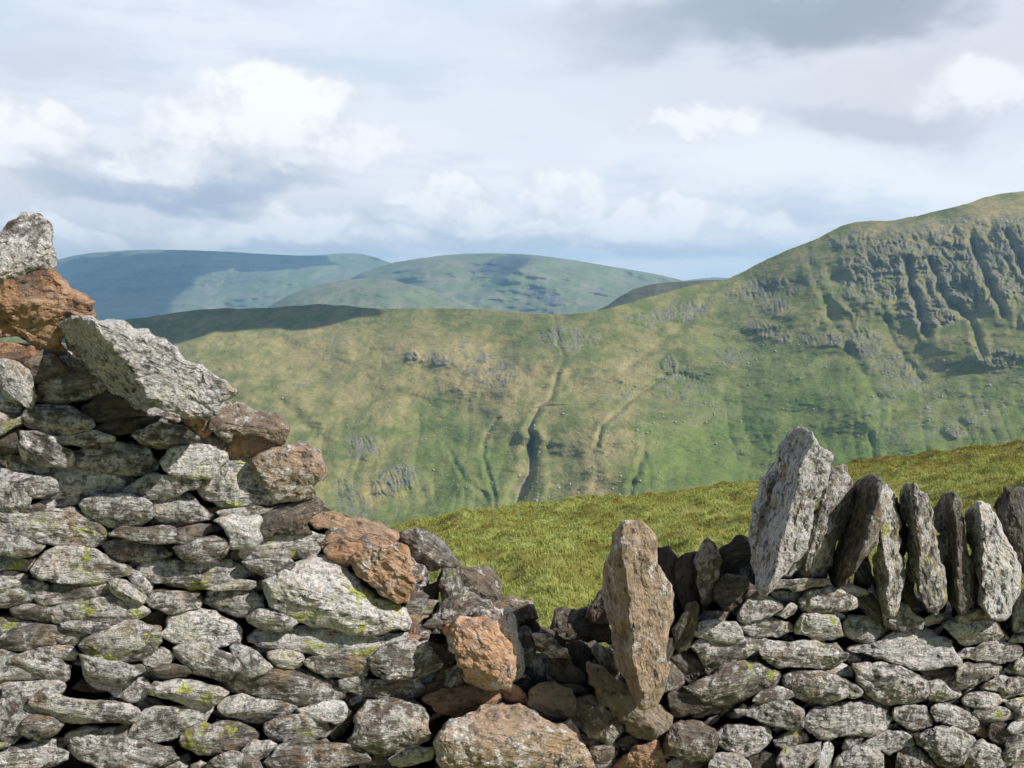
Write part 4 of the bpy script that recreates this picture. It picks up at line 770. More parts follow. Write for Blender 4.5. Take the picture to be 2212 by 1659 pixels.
# opposite fell with the craggy mountain on the right
X = np.linspace(-120, 2400, 1150)
SKY = [(-120, 745), (0, 730), (150, 700), (250, 694), (330, 683), (430, 668), (500, 666), (560, 666), (620, 662), (690, 657), (740, 660), (800, 666), (840, 667), (900, 666), (960, 666), (1040, 668), (1100, 673), (1180, 679),
       (1240, 678), (1280, 673), (1310, 667), (1340, 659), (1370, 651), (1410, 640), (1470, 622), (1520, 611), (1575, 602), (1600, 590), (1640, 568), (1700, 540), (1760, 518), (1790, 503), (1815, 488), (1850, 479), (1900, 477), (1930, 476), (1980, 466),
       (2040, 452), (2090, 440), (2120, 428), (2160, 418), (2212, 413), (2300, 408), (2400, 415)]
Ytop = smooth1(interp(X, SKY), 3) + 1.6 * fbm(np.stack([X * .03, X * 0, X * 0], 1), 4) + .8 * pn(np.stack([X * .3, X * 0, X * 0], 1))
Ybot = interp(X, [(-120, 1250), (800, 1230), (1200, 1170), (1640, 1120), (2212, 1040), (2400, 1020)])
D0 = interp(X, [(-120, 760), (1200, 800), (1700, 760), (2400, 620)])
D1 = smooth1(interp(X, [(-120, 1500), (700, 1480), (1150, 1330), (1290, 1300), (1600, 1400), (1850, 1330), (2400, 1250)]), 50); D0 = smooth1(D0, 50); Ybot = smooth1(Ybot, 50)
STREAM = [(1198, 690), (1205, 740), (1218, 770), (1207, 800), (1196, 835), (1190, 862), (1165, 880), (1150, 905), (1141, 925), (1152, 945), (1145, 965), (1147, 1000), (1143, 1025), (1125, 1060), (1108, 1110), (1100, 1170)]
GULLY = [([(1075, 905), (1050, 935), (1042, 985), (1060, 1040), (1072, 1110)], 5, 4), ([(960, 960), (1000, 1030), (1050, 1075), (1075, 1140)], 5, 2.5), ([(1440, 810), (1380, 850), (1300, 920), (1290, 960)], 5, 5),
         ([(1390, 980), (1360, 1060), (1358, 1130)], 6, 4), ([(1880, 940), (1890, 1010), (1882, 1060)], 7, 5), ([(1530, 640), (1480, 700), (1400, 760), (1350, 800)], 9, 6), ([(1960, 560), (1968, 620), (1992, 680), (2004, 720)], 8, 14),
         ([(2010, 560), (2040, 640), (2098, 690), (2120, 760)], 7, 9), ([(2100, 520), (2128, 590), (2170, 680)], 9, 13), ([(1740, 530), (1760, 600), (1800, 690), (1830, 750), (1900, 860)], 9, 4), ([(2175, 500), (2212, 580), (2260, 650)], 8, 10),
         ([(1870, 520), (1880, 580), (1900, 640), (1930, 740), (1990, 820)], 7, 3), ([(600, 860), (640, 900), (700, 960)], 12, 5)]
CRAGS = [(1930, 575, 125, 75, 0, 1), (1880, 620, 80, 40, 0, .9), (2075, 585, 150, 80, .35, 1), (2190, 560, 90, 110, .4, 1), (2010, 682, 66, 24, 0, 1.1), (2000, 640, 90, 36, .1, .7), (1850, 515, 70, 22, -.1, .8), (2000, 500, 150, 28, -.12, .75), (1650, 628, 85, 34, -.1, .95), (1620, 610, 50, 20, -.3, .6),
         (1670, 662, 36, 20, 0, .9), (1480, 672, 62, 24, -.15, .95), (1395, 688, 50, 16, -.1, .8), (1222, 733, 68, 26, .1, .8), (1655, 714, 50, 20, .15, 1), (1690, 728, 24, 16, 0, .9), (1780, 733, 56, 18, .05, .85), (1870, 742, 40, 34, .4, .85), (1448, 792, 18, 26, 0, .9), (1580, 765, 36, 18, .1, .75),
         (1480, 830, 60, 45, .3, .45), (1345, 850, 40, 20, -.2, .5), (855, 1038, 58, 34, -.35, 1.0), (790, 965, 45, 28, 0, .85), (745, 1050, 30, 24, 0, .7), (770, 1095, 50, 34, 0, .6), (890, 768, 16, 12, 0, 1), (950, 778, 22, 14, 0, .9), (1050, 790, 85, 48, .5, .48), (640, 830, 60, 12, 0, .4),
         (2155, 775, 70, 24, .1, .7), (2060, 930, 26, 16, .2, .9), (2095, 905, 22, 12, .1, .8), (1750, 580, 30, 60, -.3, .5), (700, 730, 60, 10, 0, .4), (1950, 800, 70, 40, .5, .6), (1600, 560, 60, 14, -.5, .35)]
SCREE = [(1870, 780, 30, 60, .8), (1905, 850, 40, 70, .7), (1960, 820, 26, 90, -.5), (1990, 880, 22, 80, -.3), (2060, 830, 20, 90, -.4), (2120, 850, 28, 70, -.6), (2180, 800, 24, 80, -.6), (1950, 930, 120, 50, .2), (2100, 900, 90, 40, .2), (1820, 660, 12, 60, -.6), (1530, 880, 120, 50, .2), (1125, 1050, 22, 30, .2)]
TAN = [(700, 760, 330, 70, .0, .6), (1000, 800, 190, 90, .3, .95), (850, 840, 300, 60, -.1, .55), (1320, 820, 120, 40, -.55, .8), (1380, 730, 70, 24, -.3, .6), (1290, 990, 80, 110, .1, .75), (1180, 850, 60, 50, 0, .8), (560, 800, 140, 60, 0, .5), (1140, 1000, 60, 120, 0, .35), (860, 1050, 120, 60, -.2, .65),
       (1640, 1000, 60, 50, 0, .55), (2150, 470, 260, 45, -.25, .8), (1880, 500, 110, 18, 0, .5), (1330, 880, 90, 60, -.3, .45), (700, 900, 160, 30, -.3, .4)]
LUSH = [(1750, 870, 260, 90, .1, .65), (1600, 1000, 260, 110, 0, .85), (1900, 1000, 260, 110, .1, .9), (980, 1030, 130, 150, .2, .55), (1700, 790, 160, 50, .3, .5), (2150, 860, 140, 90, .2, .45), (1250, 900, 60, 60, 0, .3), (1800, 640, 60, 40, .5, .4)]
def cragmask(XX, YY):
    f = lambda a, b, o, k: fbm(np.stack([XX.ravel() / a, YY.ravel() / b, XX.ravel() * 0 + o], 1), k).reshape(XX.shape)
    n = f(22, 15, 3, 4); st = f(8, 20, 8, 3); XX = XX + 16 * f(40, 30, 21, 2); YY = YY + 10 * f(40, 30, 27, 2)
    m = np.zeros(XX.shape)
    for cx, cy, rx, ry, ro, a in CRAGS:
        m = np.maximum(m, a * np.clip(1.35 - ell(XX, YY, cx, cy, rx, ry, ro), 0, 1))
    return np.clip(m * .72 + (.95 * n + .45 * st) * np.minimum(1, m * 2.5), 0, 1.1)
def top_(XX): return interp(XX.ravel(), SKY).reshape(XX.shape)
def relief_main(XX, YY, P, T):
    x, y, z = P[..., 0].ravel(), P[..., 1].ravel(), P[..., 2].ravel(); sh = XX.shape
    d = 34 * fbm(np.stack([x / 230, y / 230, z / 160], 1), 3).reshape(sh)
    d += 8 * fbm(np.stack([x / 62, y / 62, z / 38 + 5], 1), 4).reshape(sh)
    d += 1.3 * fbm(np.stack([x / 14, y / 14, z / 9], 1), 3).reshape(sh)
    # drainage lines down the slope
    sk = XX + .18 * (YY - 900) * (.4 - 1.4 * sstep(1250, 1650, XX))
    wz = 20 * pn(np.stack([x / 90, y / 90, z / 90 + 9], 1)).reshape(sh)
    low = sstep(760, 1000, YY)
    d += (2 + 4 * low) * (np.abs(pn(np.stack([(sk.ravel() + wz.ravel()) / 34, YY.ravel() / 260, x * 0 + 2], 1))).reshape(sh) * -1 + .3)
    top = interp(XX.ravel(), SKY).reshape(sh); kn = sstep(1275, 1300, XX) * sstep(1580, 1540, XX) * sstep(26, 10, YY - top - .05 * (XX - 1275))
    m = cragmask(XX, YY)
    # ribs and clefts of the crags
    X2 = XX - .28 * (YY - 600)
    wob = 7 * pn(np.stack([XX.ravel() / 30, YY.ravel() / 22, x * 0 + 7], 1)).reshape(sh)
    wob2 = 44 * fbm(np.stack([XX.ravel() / 70, YY.ravel() / 50, x * 0 + 17], 1), 3).reshape(sh)
    X3 = (X2 + wob).ravel(); Y3 = (YY + .4 * wob2).ravel()
    env = np.zeros(sh)
    for cx, cy, rx, ry, ro, a in CRAGS: env = np.maximum(env, a * np.clip(1.5 - ell(XX + wob, YY + wob * .6, cx, cy, rx, ry, ro), 0, 1) ** 1.5)
    env = env ** 1.3
    bigm = sstep(1700, 1850, XX) * sstep(780, 690, YY) * sstep(470, 500, YY - (top_(XX) - 470) * .5)
    r1 = ridged(np.stack([(X3 + .5 * wob2.ravel()) / 24, Y3 / 55, x * 0 + 4], 1), 3).reshape(sh); r2 = ridged(np.stack([X3 / 8, Y3 / 26, x * 0 + 1], 1), 3).reshape(sh)
    r3 = ridged(np.stack([(X2 + wob2).ravel() / 80, Y3 / 190, x * 0 + 11], 1), 2).reshape(sh)
    d -= env * (3.4 * r2 + 1.5) + env * bigm * 4.6 * r1 + bigm * 6 * r3
    d += env * bigm * 2.5 * pn(np.stack([Y3 / 9, X3 / 60, x * 0 + 6], 1)).reshape(sh)
    dist = polydist(XX, YY, STREAM)
    wd = 4 + 9 * sstep(880, 1080, YY)
    d += (2.5 + 22 * sstep(850, 980, YY)) * np.exp(-(dist / wd) ** 2)
    d -= (2 + 7 * sstep(850, 980, YY)) * np.exp(-((dist - 3 * wd) / (1.6 * wd)) ** 2)
    for g, wd_, a in GULLY:
        dist = polydist(XX + .6 * wob, YY, g); d += a * np.exp(-(dist / wd_) ** 2) - .4 * a * np.exp(-((dist - 2.2 * wd_) / (1.2 * wd_)) ** 2)
    # the old track across the fell
    tr = polydist(XX, YY, [(1150, 883), (1190, 876), (1300, 874)]); d += 2.5 * np.exp(-(tr / 1.6) ** 2)
    return d * (1 - .6 * T ** 6)
def cover_main(XX, YY, P):
    m = cragmask(XX, YY)
    n = fbm(np.stack([XX.ravel() / 60, YY.ravel() / 34, XX.ravel() * 0 + 1], 1), 4).reshape(XX.shape)
    X0, Y0 = XX, YY; w_ = lambda o: fbm(np.stack([X0.ravel() / 110, Y0.ravel() / 55, X0.ravel() * 0 + o], 1), 4).reshape(X0.shape)
    XX = X0 + 75 * w_(31); YY = Y0 + 32 * w_(37)
    tan = np.full(XX.shape, .12)
    for cx, cy, rx, ry, ro, a in TAN: tan = np.maximum(tan, a * np.clip(1.3 - ell(XX, YY, cx, cy, rx, ry, ro), 0, 1))
    lush = np.zeros(XX.shape)
    for cx, cy, rx, ry, ro, a in LUSH: lush = np.maximum(lush, a * np.clip(1.3 - ell(XX, YY, cx, cy, rx, ry, ro), 0, 1))
    sc = np.zeros(XX.shape)
    for cx, cy, rx, ry, ro in SCREE: sc = np.maximum(sc, .42 * np.clip(1.25 - ell(XX, YY, cx, cy, rx, ry, ro), 0, 1))
    XX, YY = X0, Y0
    dist = polydist(XX, YY, STREAM); wd = 1.5 + 5 * sstep(860, 1080, YY)
    sc = np.maximum(sc, .95 * np.exp(-(dist / wd) ** 4) * sstep(780, 900, YY)); m = np.maximum(m, .75 * np.exp(-((dist) / (wd * .8)) ** 2) * sstep(680, 900, YY))
    for g, wd_, a in GULLY:
        if a < 9: sc = np.maximum(sc, .3 * np.exp(-(polydist(XX, YY, g) / 2.5) ** 2))
    return np.stack([np.clip(m * (1 if True else 0), 0, 1), np.clip(tan + .25 * n, 0, 1), np.clip(sc + .15 * n * (sc > .05), 0, 1), np.clip(lush + .3 * n * (lush > .05), 0, 1)], -1)
fell, PF = sheet('opposite_fell', M_NEAR, X, Ytop, Ybot, D0, D1, 560, relief_main, cover_main, (500, 260))
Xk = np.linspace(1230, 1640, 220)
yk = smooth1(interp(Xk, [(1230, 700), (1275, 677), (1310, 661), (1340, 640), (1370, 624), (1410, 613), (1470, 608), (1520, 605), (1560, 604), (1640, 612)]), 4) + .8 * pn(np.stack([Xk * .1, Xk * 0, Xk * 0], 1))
sheet('dark_knoll', land_material('knoll_shade_cover', (.10, .115, .05), (.15, .145, .07), (.19, .16, .09), (.2, .2, .17), (.2, .2, .17)), Xk, yk, np.full(220, 720.), np.full(220, 1700.), np.full(220, 1950.), 70,  # dark cover colours hold the shade of a slope facing away
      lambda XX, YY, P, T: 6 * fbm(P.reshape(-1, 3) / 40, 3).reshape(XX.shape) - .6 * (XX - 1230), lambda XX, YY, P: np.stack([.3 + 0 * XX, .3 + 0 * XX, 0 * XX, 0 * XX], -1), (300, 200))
# loose boulders strewn over the opposite fell
def strew(P, n, seed):
    r = np.random.default_rng(seed); nr_, nc = P.shape[:2]; V = []; F = []
    ico = np.array([[1, 0, 0], [0, 1, 0], [-1, 0, 0], [0, -1, 0], [0, 0, 1], [0, 0, -1]], float)
    fc = np.array([[0, 1, 4], [1, 2, 4], [2, 3, 4], [3, 0, 4], [1, 0, 5], [2, 1, 5], [3, 2, 5], [0, 3, 5]])
    zones = [(1130, 1010, 90, 90), (1270, 1000, 90, 110), (1340, 860, 60, 60), (1460, 830, 60, 50), (1500, 900, 140, 60), (1000, 1020, 120, 100), (1950, 900, 150, 70), (1650, 800, 140, 60), (1700, 720, 140, 60), (850, 930, 160, 90), (1250, 1070, 140, 50), (2100, 880, 110, 60)]
    k = 0
    while k < n:
        if r.uniform() < .82:
            zx, zy, sx, sy = zones[r.integers(len(zones))]; px, py = r.normal(zx, sx), r.normal(zy, sy)
        else: px, py = r.uniform(400, 2212), r.uniform(700, 1150)
        j = int((px + 120) / 2520 * (nc - 1))
        if not 0 <= j < nc: continue
        i = int((py - Ybot[j]) / (Ytop[j] - Ybot[j]) * (nr_ - 1))
        if not 2 <= i < nr_ - 4: continue
        s = r.uniform(.4, 1.05) * (1 + 1.2 * (r.uniform() < .05))
        V.append(ico * s * r.uniform(.7, 1.3, (6, 3)) + P[i, j] + (0, -.2, s * .3)); F.append(fc + 6 * k); k += 1
    t = NT('pale_boulder'); b = t.n('BsdfPrincipled', {}, Base_Color=(.36, .35, .30, 1), Roughness=.9); t.out(b.outputs[0])
    o = mesh_obj('scattered_boulders', np.vstack(V), np.vstack(F), t.m, smooth=False); o['kind'] = 'stuff'
    tag(o, 'pale boulders scattered over the green fellside across the valley', 'boulders')
strew(PF, 4200, 3)

# far fells
def cover_far(crag=()):
    def f(XX, YY, P):
        n = fbm(np.stack([XX.ravel() / 60, YY.ravel() / 30, XX.ravel() * 0 + 1], 1), 4).reshape(XX.shape)
        m = np.zeros(XX.shape)
        for cx, cy, rx, ry, ro, a in crag: m = np.maximum(m, a * np.clip(1.25 - ell(XX, YY, cx, cy, rx, ry, ro), 0, 1))
        return np.stack([np.clip(m, 0, 1), np.clip(.25 + .5 * n, 0, 1), 0 * n, np.clip(.15 - .3 * n, 0, 1)], -1)
    return f
def relief_far(amp, sc, folds):
    def f(XX, YY, P, T):
        x, y, z = P[..., 0].ravel() / sc, P[..., 1].ravel() / sc, P[..., 2].ravel() / sc; sh = XX.shape
        d = amp * fbm(np.stack([x / 2, y / 2, z], 1), 4).reshape(sh) + .16 * amp * fbm(np.stack([x * 4, y * 4, z * 5], 1), 3).reshape(sh)
        d -= .16 * amp * ridged(np.stack([x * 1.3 + .4 * z, y * .5, z * .6], 1), 3).reshape(sh)
        d -= .08 * amp * np.abs(pn(np.stack([(XX + .3 * (YY - 600)).ravel() / 26, YY.ravel() / 120, XX.ravel() * 0 + 3], 1))).reshape(sh)
        for g, wl, wr, a in folds:   # a spur: gentle on one side, steep on the other
            gx = np.array(g, float); o = np.argsort(gx[:, 1]); xr = np.interp(YY, gx[o, 1], gx[o, 0]); s = XX - xr
            inside = sstep(gx[:, 1].min() - 6, gx[:, 1].min() + 4, YY) * (1 - sstep(gx[:, 1].max() - 50, gx[:, 1].max() + 40, YY))
            d -= a * np.where(s > 0, np.exp(-(s / wr) ** 2), np.exp(-(s / wl) ** 2)) * inside
        return d * (1 - .5 * T ** 8)
    return f
def far(name, sky, x0, x1, bot, d0, d1, amp, sc, folds, crag, n=420, nt=130):
    X = np.linspace(x0, x1, n); yt = smooth1(interp(X, sky), 4) + .6 * fbm(np.stack([X * .06, X * 0, X * 0 + 4], 1), 3)
    return sheet(name, M_FAR, X, yt, np.full(n, float(bot)), np.full(n, float(d0)), np.full(n, float(d1)), nt, relief_far(amp, sc, folds), cover_far(crag), (1200, 500))
far('near_spur', [(380, 745), (540, 690), (580, 662), (620, 640), (660, 624), (700, 612), (740, 605), (790, 601), (850, 606), (920, 622), (1000, 650), (1060, 680), (1200, 740)], 380, 1200, 745, 3000, 3700, 110, 300, [([(660, 624), (640, 690)], 40, 60, 60)], [])
far('central_fell', [(560, 705), (660, 660), (740, 612), (780, 590), (820, 576), (850, 567), (900, 559), (960, 551), (1000, 548), (1060, 547), (1110, 548), (1160, 551), (1240, 562), (1340, 579), (1400, 589), (1440, 597), (1475, 606), (1520, 622), (1600, 650), (1800, 710)], 560, 1800, 720, 3600, 5000, 230, 500,
    [([(1150, 556), (1120, 580), (1085, 610), (1040, 640)], 20, 190, 260), ([(960, 560), (930, 620), (900, 680)], 60, 90, 120), ([(1290, 580), (1230, 620), (1180, 680)], 60, 90, 100)], [(1090, 572, 70, 22, -.2, 1), (1180, 640, 60, 22, .4, .6), (770, 600, 24, 8, 0, .9)])
far('distant_left_fell', [(-600, 660), (-200, 630), (60, 590), (120, 562), (160, 552), (200, 546), (270, 541), (330, 539), (390, 540), (480, 543), (560, 548), (640, 552), (680, 552), (710, 549), (745, 547), (780, 548), (815, 557), (850, 570), (900, 585), (1000, 610)], -600, 1000, 720, 5200, 7200, 420, 800,
    [([(330, 545), (300, 575), (270, 600), (240, 650)], 40, 60, 260), ([(470, 560), (420, 620), (400, 690)], 70, 90, 300), ([(620, 570), (580, 620), (560, 680)], 60, 80, 240)], [(480, 600, 150, 20, 0, .5)])
far('farthest_fell', [(1300, 640), (1440, 612), (1480, 606), (1510, 602), (1540, 599), (1570, 600), (1620, 606), (1800, 625)], 1300, 1900, 660, 7600, 8400, 120, 900, [], [], 120, 40)

# valley floor under everything, out to the horizon
g = np.linspace(-7400, 7400, 80); gy = np.linspace(-2400, 9700, 80)
GX, GY = np.meshgrid(g, gy)
V = np.stack([GX, GY, -420 + 0 * GX], -1).reshape(-1, 3)
o = mesh_obj('valley_floor', V, gridfaces(80, 80), M_FAR); vattr(o, 'cover', np.tile([[0, .2, 0, .3]], (len(V), 1))); o['kind'] = 'structure'

# ------------------------------------------------------------------ the grassy brow just beyond the wall
CREST = [(200, 1165), (560, 1215), (760, 1185), (880, 1146), (1000, 1118), (1200, 1100), (1400, 1085), (1640, 1055), (1900, 1010), (2212, 966), (2600, 900)]
_r = np.random.default_rng(8)
MOUNDS = [(u_ * y_, y_, _r.uniform(.35, .9), _r.uniform(.02, .09)) for u_, y_ in zip(_r.uniform(-.2, .75, 90), 19.5 - 9 * _r.uniform(0, 1, 90) ** 1.6)]
def ground_h(x, y, detail=True):
    x = np.asarray(x, float); y = np.asarray(y, float)
    ys = np.maximum(y, 2.0)
    u = x / ys
    cx = np.array([ray(a, b) for a, b in CREST])
    rz = np.interp(u, cx[:, 0], cx[:, 1])
    s = rz + CAMZ / 19.0
    yc = np.minimum(y, 19.0)
    h = s * np.maximum(yc, 0) + np.where(y > 19, s * (y - 19) - .016 * (y - 19) ** 2 * np.where(y > 60, 0, 1) - np.where(y > 60, .016 * 41 ** 2 + .5 * (y - 60), 0), 0)
    for mx, my, mr_, mh in MOUNDS:
        h = h + mh * np.exp(-((x - mx) ** 2 + ((y - my) * .8) ** 2) / mr_ ** 2)
    if detail:
        sh = x.shape; P = np.stack([x.ravel(), y.ravel(), x.ravel() * 0], 1)
        near = np.clip(y / 6, 0, 1)
        h = h + near * (.20 * pn(P / 2.3 + 4) + .17 * fbm(P / .75 + 9, 3)).reshape(sh) * np.clip(1.3 - y / 60, .2, 1)
    return h
def turf_material(name, blade):
    t = NT(name)
    p = t.n('NewGeometry').outputs['Position']
    n1 = t.noise(p, .55, 4, .6); n2 = t.noise(p, 1.5, 6, .7); n3 = t.noise(p, 9, 4, .75)
    x = t.n('SeparateXYZ', {}, Vector=p).outputs
    g = t.mix(t.mr(n3, .35, .65), (.22, .26, .055), (.50, .52, .16))
    g = t.mix(t.mr(n2, .42, .62), g, (.33, .33, .08))
    # browner, heathery moss towards the brow and on the right
    far_ = t.mr(t.math('ADD', t.math('MULTIPLY', x[0], .55), x[1]), 17.5, 28)
    mo = t.mr(t.math('ADD', n2, t.math('MULTIPLY', far_, .13)), .50, .60, 0, 1)
    g = t.mix(t.math('MULTIPLY', mo, t.math('ADD', .45, t.math('MULTIPLY', far_, .5))), g, t.mix(t.mr(n1, .4, .6), (.22, .185, .045), (.34, .25, .06)))
    g = t.mix(t.mr(n1, .55, .75, 0, .5), g, (.50, .48, .20))
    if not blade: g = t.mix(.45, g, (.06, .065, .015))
    b = t.n('BsdfPrincipled', {}, Base_Color=g, Roughness=.8); b.inputs['Specular IOR Level'].default_value = .2
    if blade:
        tr = t.n('BsdfTranslucent', {}, Color=g); mx = t.n('MixShader', {}, Fac=.3)
        t.t.links.new(b.outputs[0], mx.inputs[1]); t.t.links.new(tr.outputs[0], mx.inputs[2]); return t.out(mx.outputs[0])
    return t.out(b.outputs[0])
xs = np.concatenate([np.linspace(-120, -14, 30), np.linspace(-13.8, 24, 330), np.linspace(24.5, 160, 36)])
ys = np.concatenate([np.linspace(-25, 3.5, 40), np.linspace(3.6, 26, 270), np.linspace(26.5, 60, 40), np.linspace(62, 560, 60)])
GX, GY = np.meshgrid(xs * 1.0, ys)
GX = GX * np.where(GY > 30, 1 + (GY - 30) / 60.0, 1)
H = ground_h(GX, GY)
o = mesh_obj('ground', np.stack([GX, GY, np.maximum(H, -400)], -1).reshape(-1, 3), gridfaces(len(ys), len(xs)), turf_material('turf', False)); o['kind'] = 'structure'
# grass
N = 300000; r = np.random.default_rng(21)
yy = 3.2 + (21.5 - 3.2) * r.uniform(0, 1, N) ** .72
uu = r.uniform(-.22, .74, N); xx = uu * yy
P = np.stack([xx, yy, 0 * xx], 1)
clump = pn(P * 3.1 + 2) + .6 * pn(P * 9)
keep = clump + r.uniform(-.6, .9, N) > -.25
xx, yy, clump = xx[keep], yy[keep], clump[keep]; n = len(xx)
zz = ground_h(xx, yy)
hh = (.02 + .03 * r.uniform(0, 1, n) + .045 * np.clip(clump, 0, 1)) * (1 + .2 * (yy / 20))
wd = .0035 + .0035 * r.uniform(0, 1, n) * (.5 + yy / 12)
an = r.uniform(0, 6.283, n); ln = r.uniform(.1, .9, n) * hh
ld = np.stack([np.cos(an), np.sin(an)], 1); wv = np.stack([-ld[:, 1], ld[:, 0]], 1)
B0 = np.stack([xx - wv[:, 0] * wd, yy - wv[:, 1] * wd, zz - .01], 1); B1 = np.stack([xx + wv[:, 0] * wd, yy + wv[:, 1] * wd, zz - .01], 1)
M_ = np.stack([xx + ld[:, 0] * ln * .35, yy + ld[:, 1] * ln * .35, zz + hh * .6], 1)
C0 = M_ - np.c_[wv * wd[:, None] * .8, 0 * xx]; C1 = M_ + np.c_[wv * wd[:, None] * .8, 0 * xx]
T_ = np.stack([xx + ld[:, 0] * ln * 1.1, yy + ld[:, 1] * ln * 1.1, zz + hh], 1)
V = np.stack([B0, B1, C1, C0, T_], 1).reshape(-1, 3); k = np.arange(n)[:, None] * 5
F = np.concatenate([k + [0, 1, 2], k + [0, 2, 3], k + [3, 2, 4]], 1).reshape(-1, 3)
o = mesh_obj('grass', V, F, turf_material('grass_blades', True), smooth=False); o['kind'] = 'stuff'
tag(o, 'short yellow-green grass on the brow beyond the broken wall', 'grass')

# ------------------------------------------------------------------ clouds overhead that shade parts of the fells
M_CLOUD = NT('cloud_white'); b_ = M_CLOUD.n('BsdfDiffuse', {}, Color=(.9, .9, .9, 1)); M_CLOUD = M_CLOUD.out(b_.outputs[0])
def cloud(px, D, height, thick, seed):
    """cloud whose shadow falls where the outline px is seen at distance D"""
    P = []
    for (X_, Y_) in px:
        Dv = D(X_, Y_); rx, rz = ray(X_, Y_); q = np.array([rx * Dv, Dv, CAMZ + rz * Dv]); P.append(q + SUN * ((height - q[2]) / SUN[2]))
    P = np.array(P)[:, :2]
    ar = .5 * np.sum(P[:, 0] * np.roll(P[:, 1], -1) - np.roll(P[:, 0], -1) * P[:, 1])
    if ar < 0: P = P[::-1]
    c = P.mean(0); seg = np.vstack([P, P[:1]]); L = np.concatenate([[0], np.cumsum(np.linalg.norm(np.diff(seg, axis=0), axis=1))])
    s = np.linspace(0, L[-1], 160, endpoint=False); C = np.stack([np.interp(s, L, seg[:, 0]), np.interp(s, L, seg[:, 1])], 1)
    size = np.linalg.norm(C - c, axis=1).mean(); rows = []
    for f, zt in [(.001, 1)] + [(math.sin(a), math.cos(a)) for a in np.linspace(.12, 1.57, 22)] + [(.85, -.12), (.5, -.2), (.001, -.2)]:
        p = c + (C - c) * f; rows.append(np.c_[p, np.full(160, height + thick * zt)])
    V = np.concatenate(rows); nf = size / 3.5
    n_ = [fbm(V / nf + seed + 7 * i, 4) for i in range(3)]
    V = V + np.stack(n_, 1) * np.array([.13 * size, .13 * size, .25 * thick])
    o = mesh_obj('cloud', V, gridfaces(len(rows), 160, True), M_CLOUD); o['kind'] = 'structure'; return o
Dmid = lambda X_, Y_: float(interp(X_, [(-120, 1500), (700, 1480), (1150, 1320), (1300, 1250)])) * (1 - .55 * max(0, (Y_ - 665)) / 500.0)
cloud([(180, 640), (430, 630), (700, 625), (815, 640), (830, 674), (760, 684), (650, 692), (520, 700), (400, 715), (280, 735), (150, 760), (60, 720)], Dmid, 620, 90, 3)
Dl = lambda X_, Y_: 7200 - 2000 * max(0, (Y_ - 545)) / 175.0
cloud([(1240, 560), (1420, 556), (1590, 575), (1600, 612), (1500, 640), (1350, 690), (1250, 690)], lambda X_, Y_: 1700., 900, 60, 9)  # unseen cloud, added only to darken the knoll behind the saddle
cloud([(100, 560), (200, 566), (262, 590), (290, 605), (330, 588), (370, 556), (440, 520), (600, 520), (720, 535), (760, 560), (700, 575), (620, 592), (520, 576), (470, 590), (400, 640), (350, 672), (300, 720), (100, 740), (20, 700)], Dl, 3000, 260, 5)

# ------------------------------------------------------------------ air
def haze():
    x0, x1, y0, y1, z0, z1 = -7500, 7500, -2500, 9800, -422, 330
    V = np.array([[x, y, z] for z in (z0, z1) for y in (y0, y1) for x in (x0, x1)], float)
    F = [[0, 2, 3, 1], [4, 5, 7, 6], [0, 1, 5, 4], [2, 6, 7, 3], [0, 4, 6, 2], [1, 3, 7, 5]]
    m = bpy.data.materials.new('haze'); m.use_nodes = True; nt = m.node_tree; nt.nodes.clear()
    v = nt.nodes.new('ShaderNodeVolumePrincipled'); o_ = nt.nodes.new('ShaderNodeOutputMaterial'); nt.links.new(v.outputs[0], o_.inputs['Volume'])
    v.inputs['Color'].default_value = (.36, .65, 1.0, 1); v.inputs['Density'].default_value = HAZE; v.inputs['Anisotropy'].default_value = .2
    o = mesh_obj('haze', V, F, m, smooth=False); o['kind'] = 'stuff'; tag(o, 'blue summer haze over the valley and the far fells', 'haze')
HAZE = .000112
haze()
# ------------------------------------------------------------------ sun and sky
sd = bpy.data.lights.new('sun', 'SUN'); so = bpy.data.objects.new('sun', sd); col.objects.link(so)
sd.energy = 5.5; sd.angle = R(.5); sd.color = (1, .955, .895)
so.rotation_euler = Vector(SUN).to_track_quat('Z', 'Y').to_euler()
w = bpy.data.worlds.new('World'); scene.world = w; w.use_nodes = True
t = NT('sky', w)
elev = math.asin(SUN[2]); azi = math.atan2(SUN[0], SUN[1])
sky = t.n('TexSky', dict(sky_type='NISHITA', sun_disc=False, sun_elevation=elev, sun_rotation=azi))
bg1 = t.n('Background', {}, Color=sky.outputs[0], Strength=.055)
d = t.n('TexCoord').outputs['Generated']
sp = t.n('SeparateXYZ', {}, Vector=d)
x, y, z = sp.outputs
az = t.math('ARCTAN2', x, y); el = t.math('ARCSINE', z)
P = t.n('CombineXYZ', {}, X=az, Y=el, Z=0.0).outputs[0]
wn = t.n('TexNoise', dict(noise_dimensions='3D'), Vector=P, Scale=7.0, Detail=7.0, Roughness=.6)
wv = t.vm('SCALE', t.vm('SUBTRACT', wn.outputs['Color'], (.5, .5, .5)), (0, 0, 0), Scale=.14)
Q = t.vm('ADD', P, wv)
wn2 = t.n('TexNoise', dict(noise_dimensions='3D'), Vector=t.n('Mapping', {}, Vector=P, Scale=(1, 2.2, 1)).outputs[0], Scale=4.0, Detail=6.0, Roughness=.55)
Q2 = t.vm('ADD', P, t.vm('SCALE', t.vm('SUBTRACT', wn2.outputs['Color'], (.5, .5, .5)), (0, 0, 0), Scale=.22))
def ang(X, Y):
    rx, rz = ray(X, Y); l = math.sqrt(rx * rx + 1 + rz * rz)
    return math.atan2(rx, 1), math.asin(rz / l)
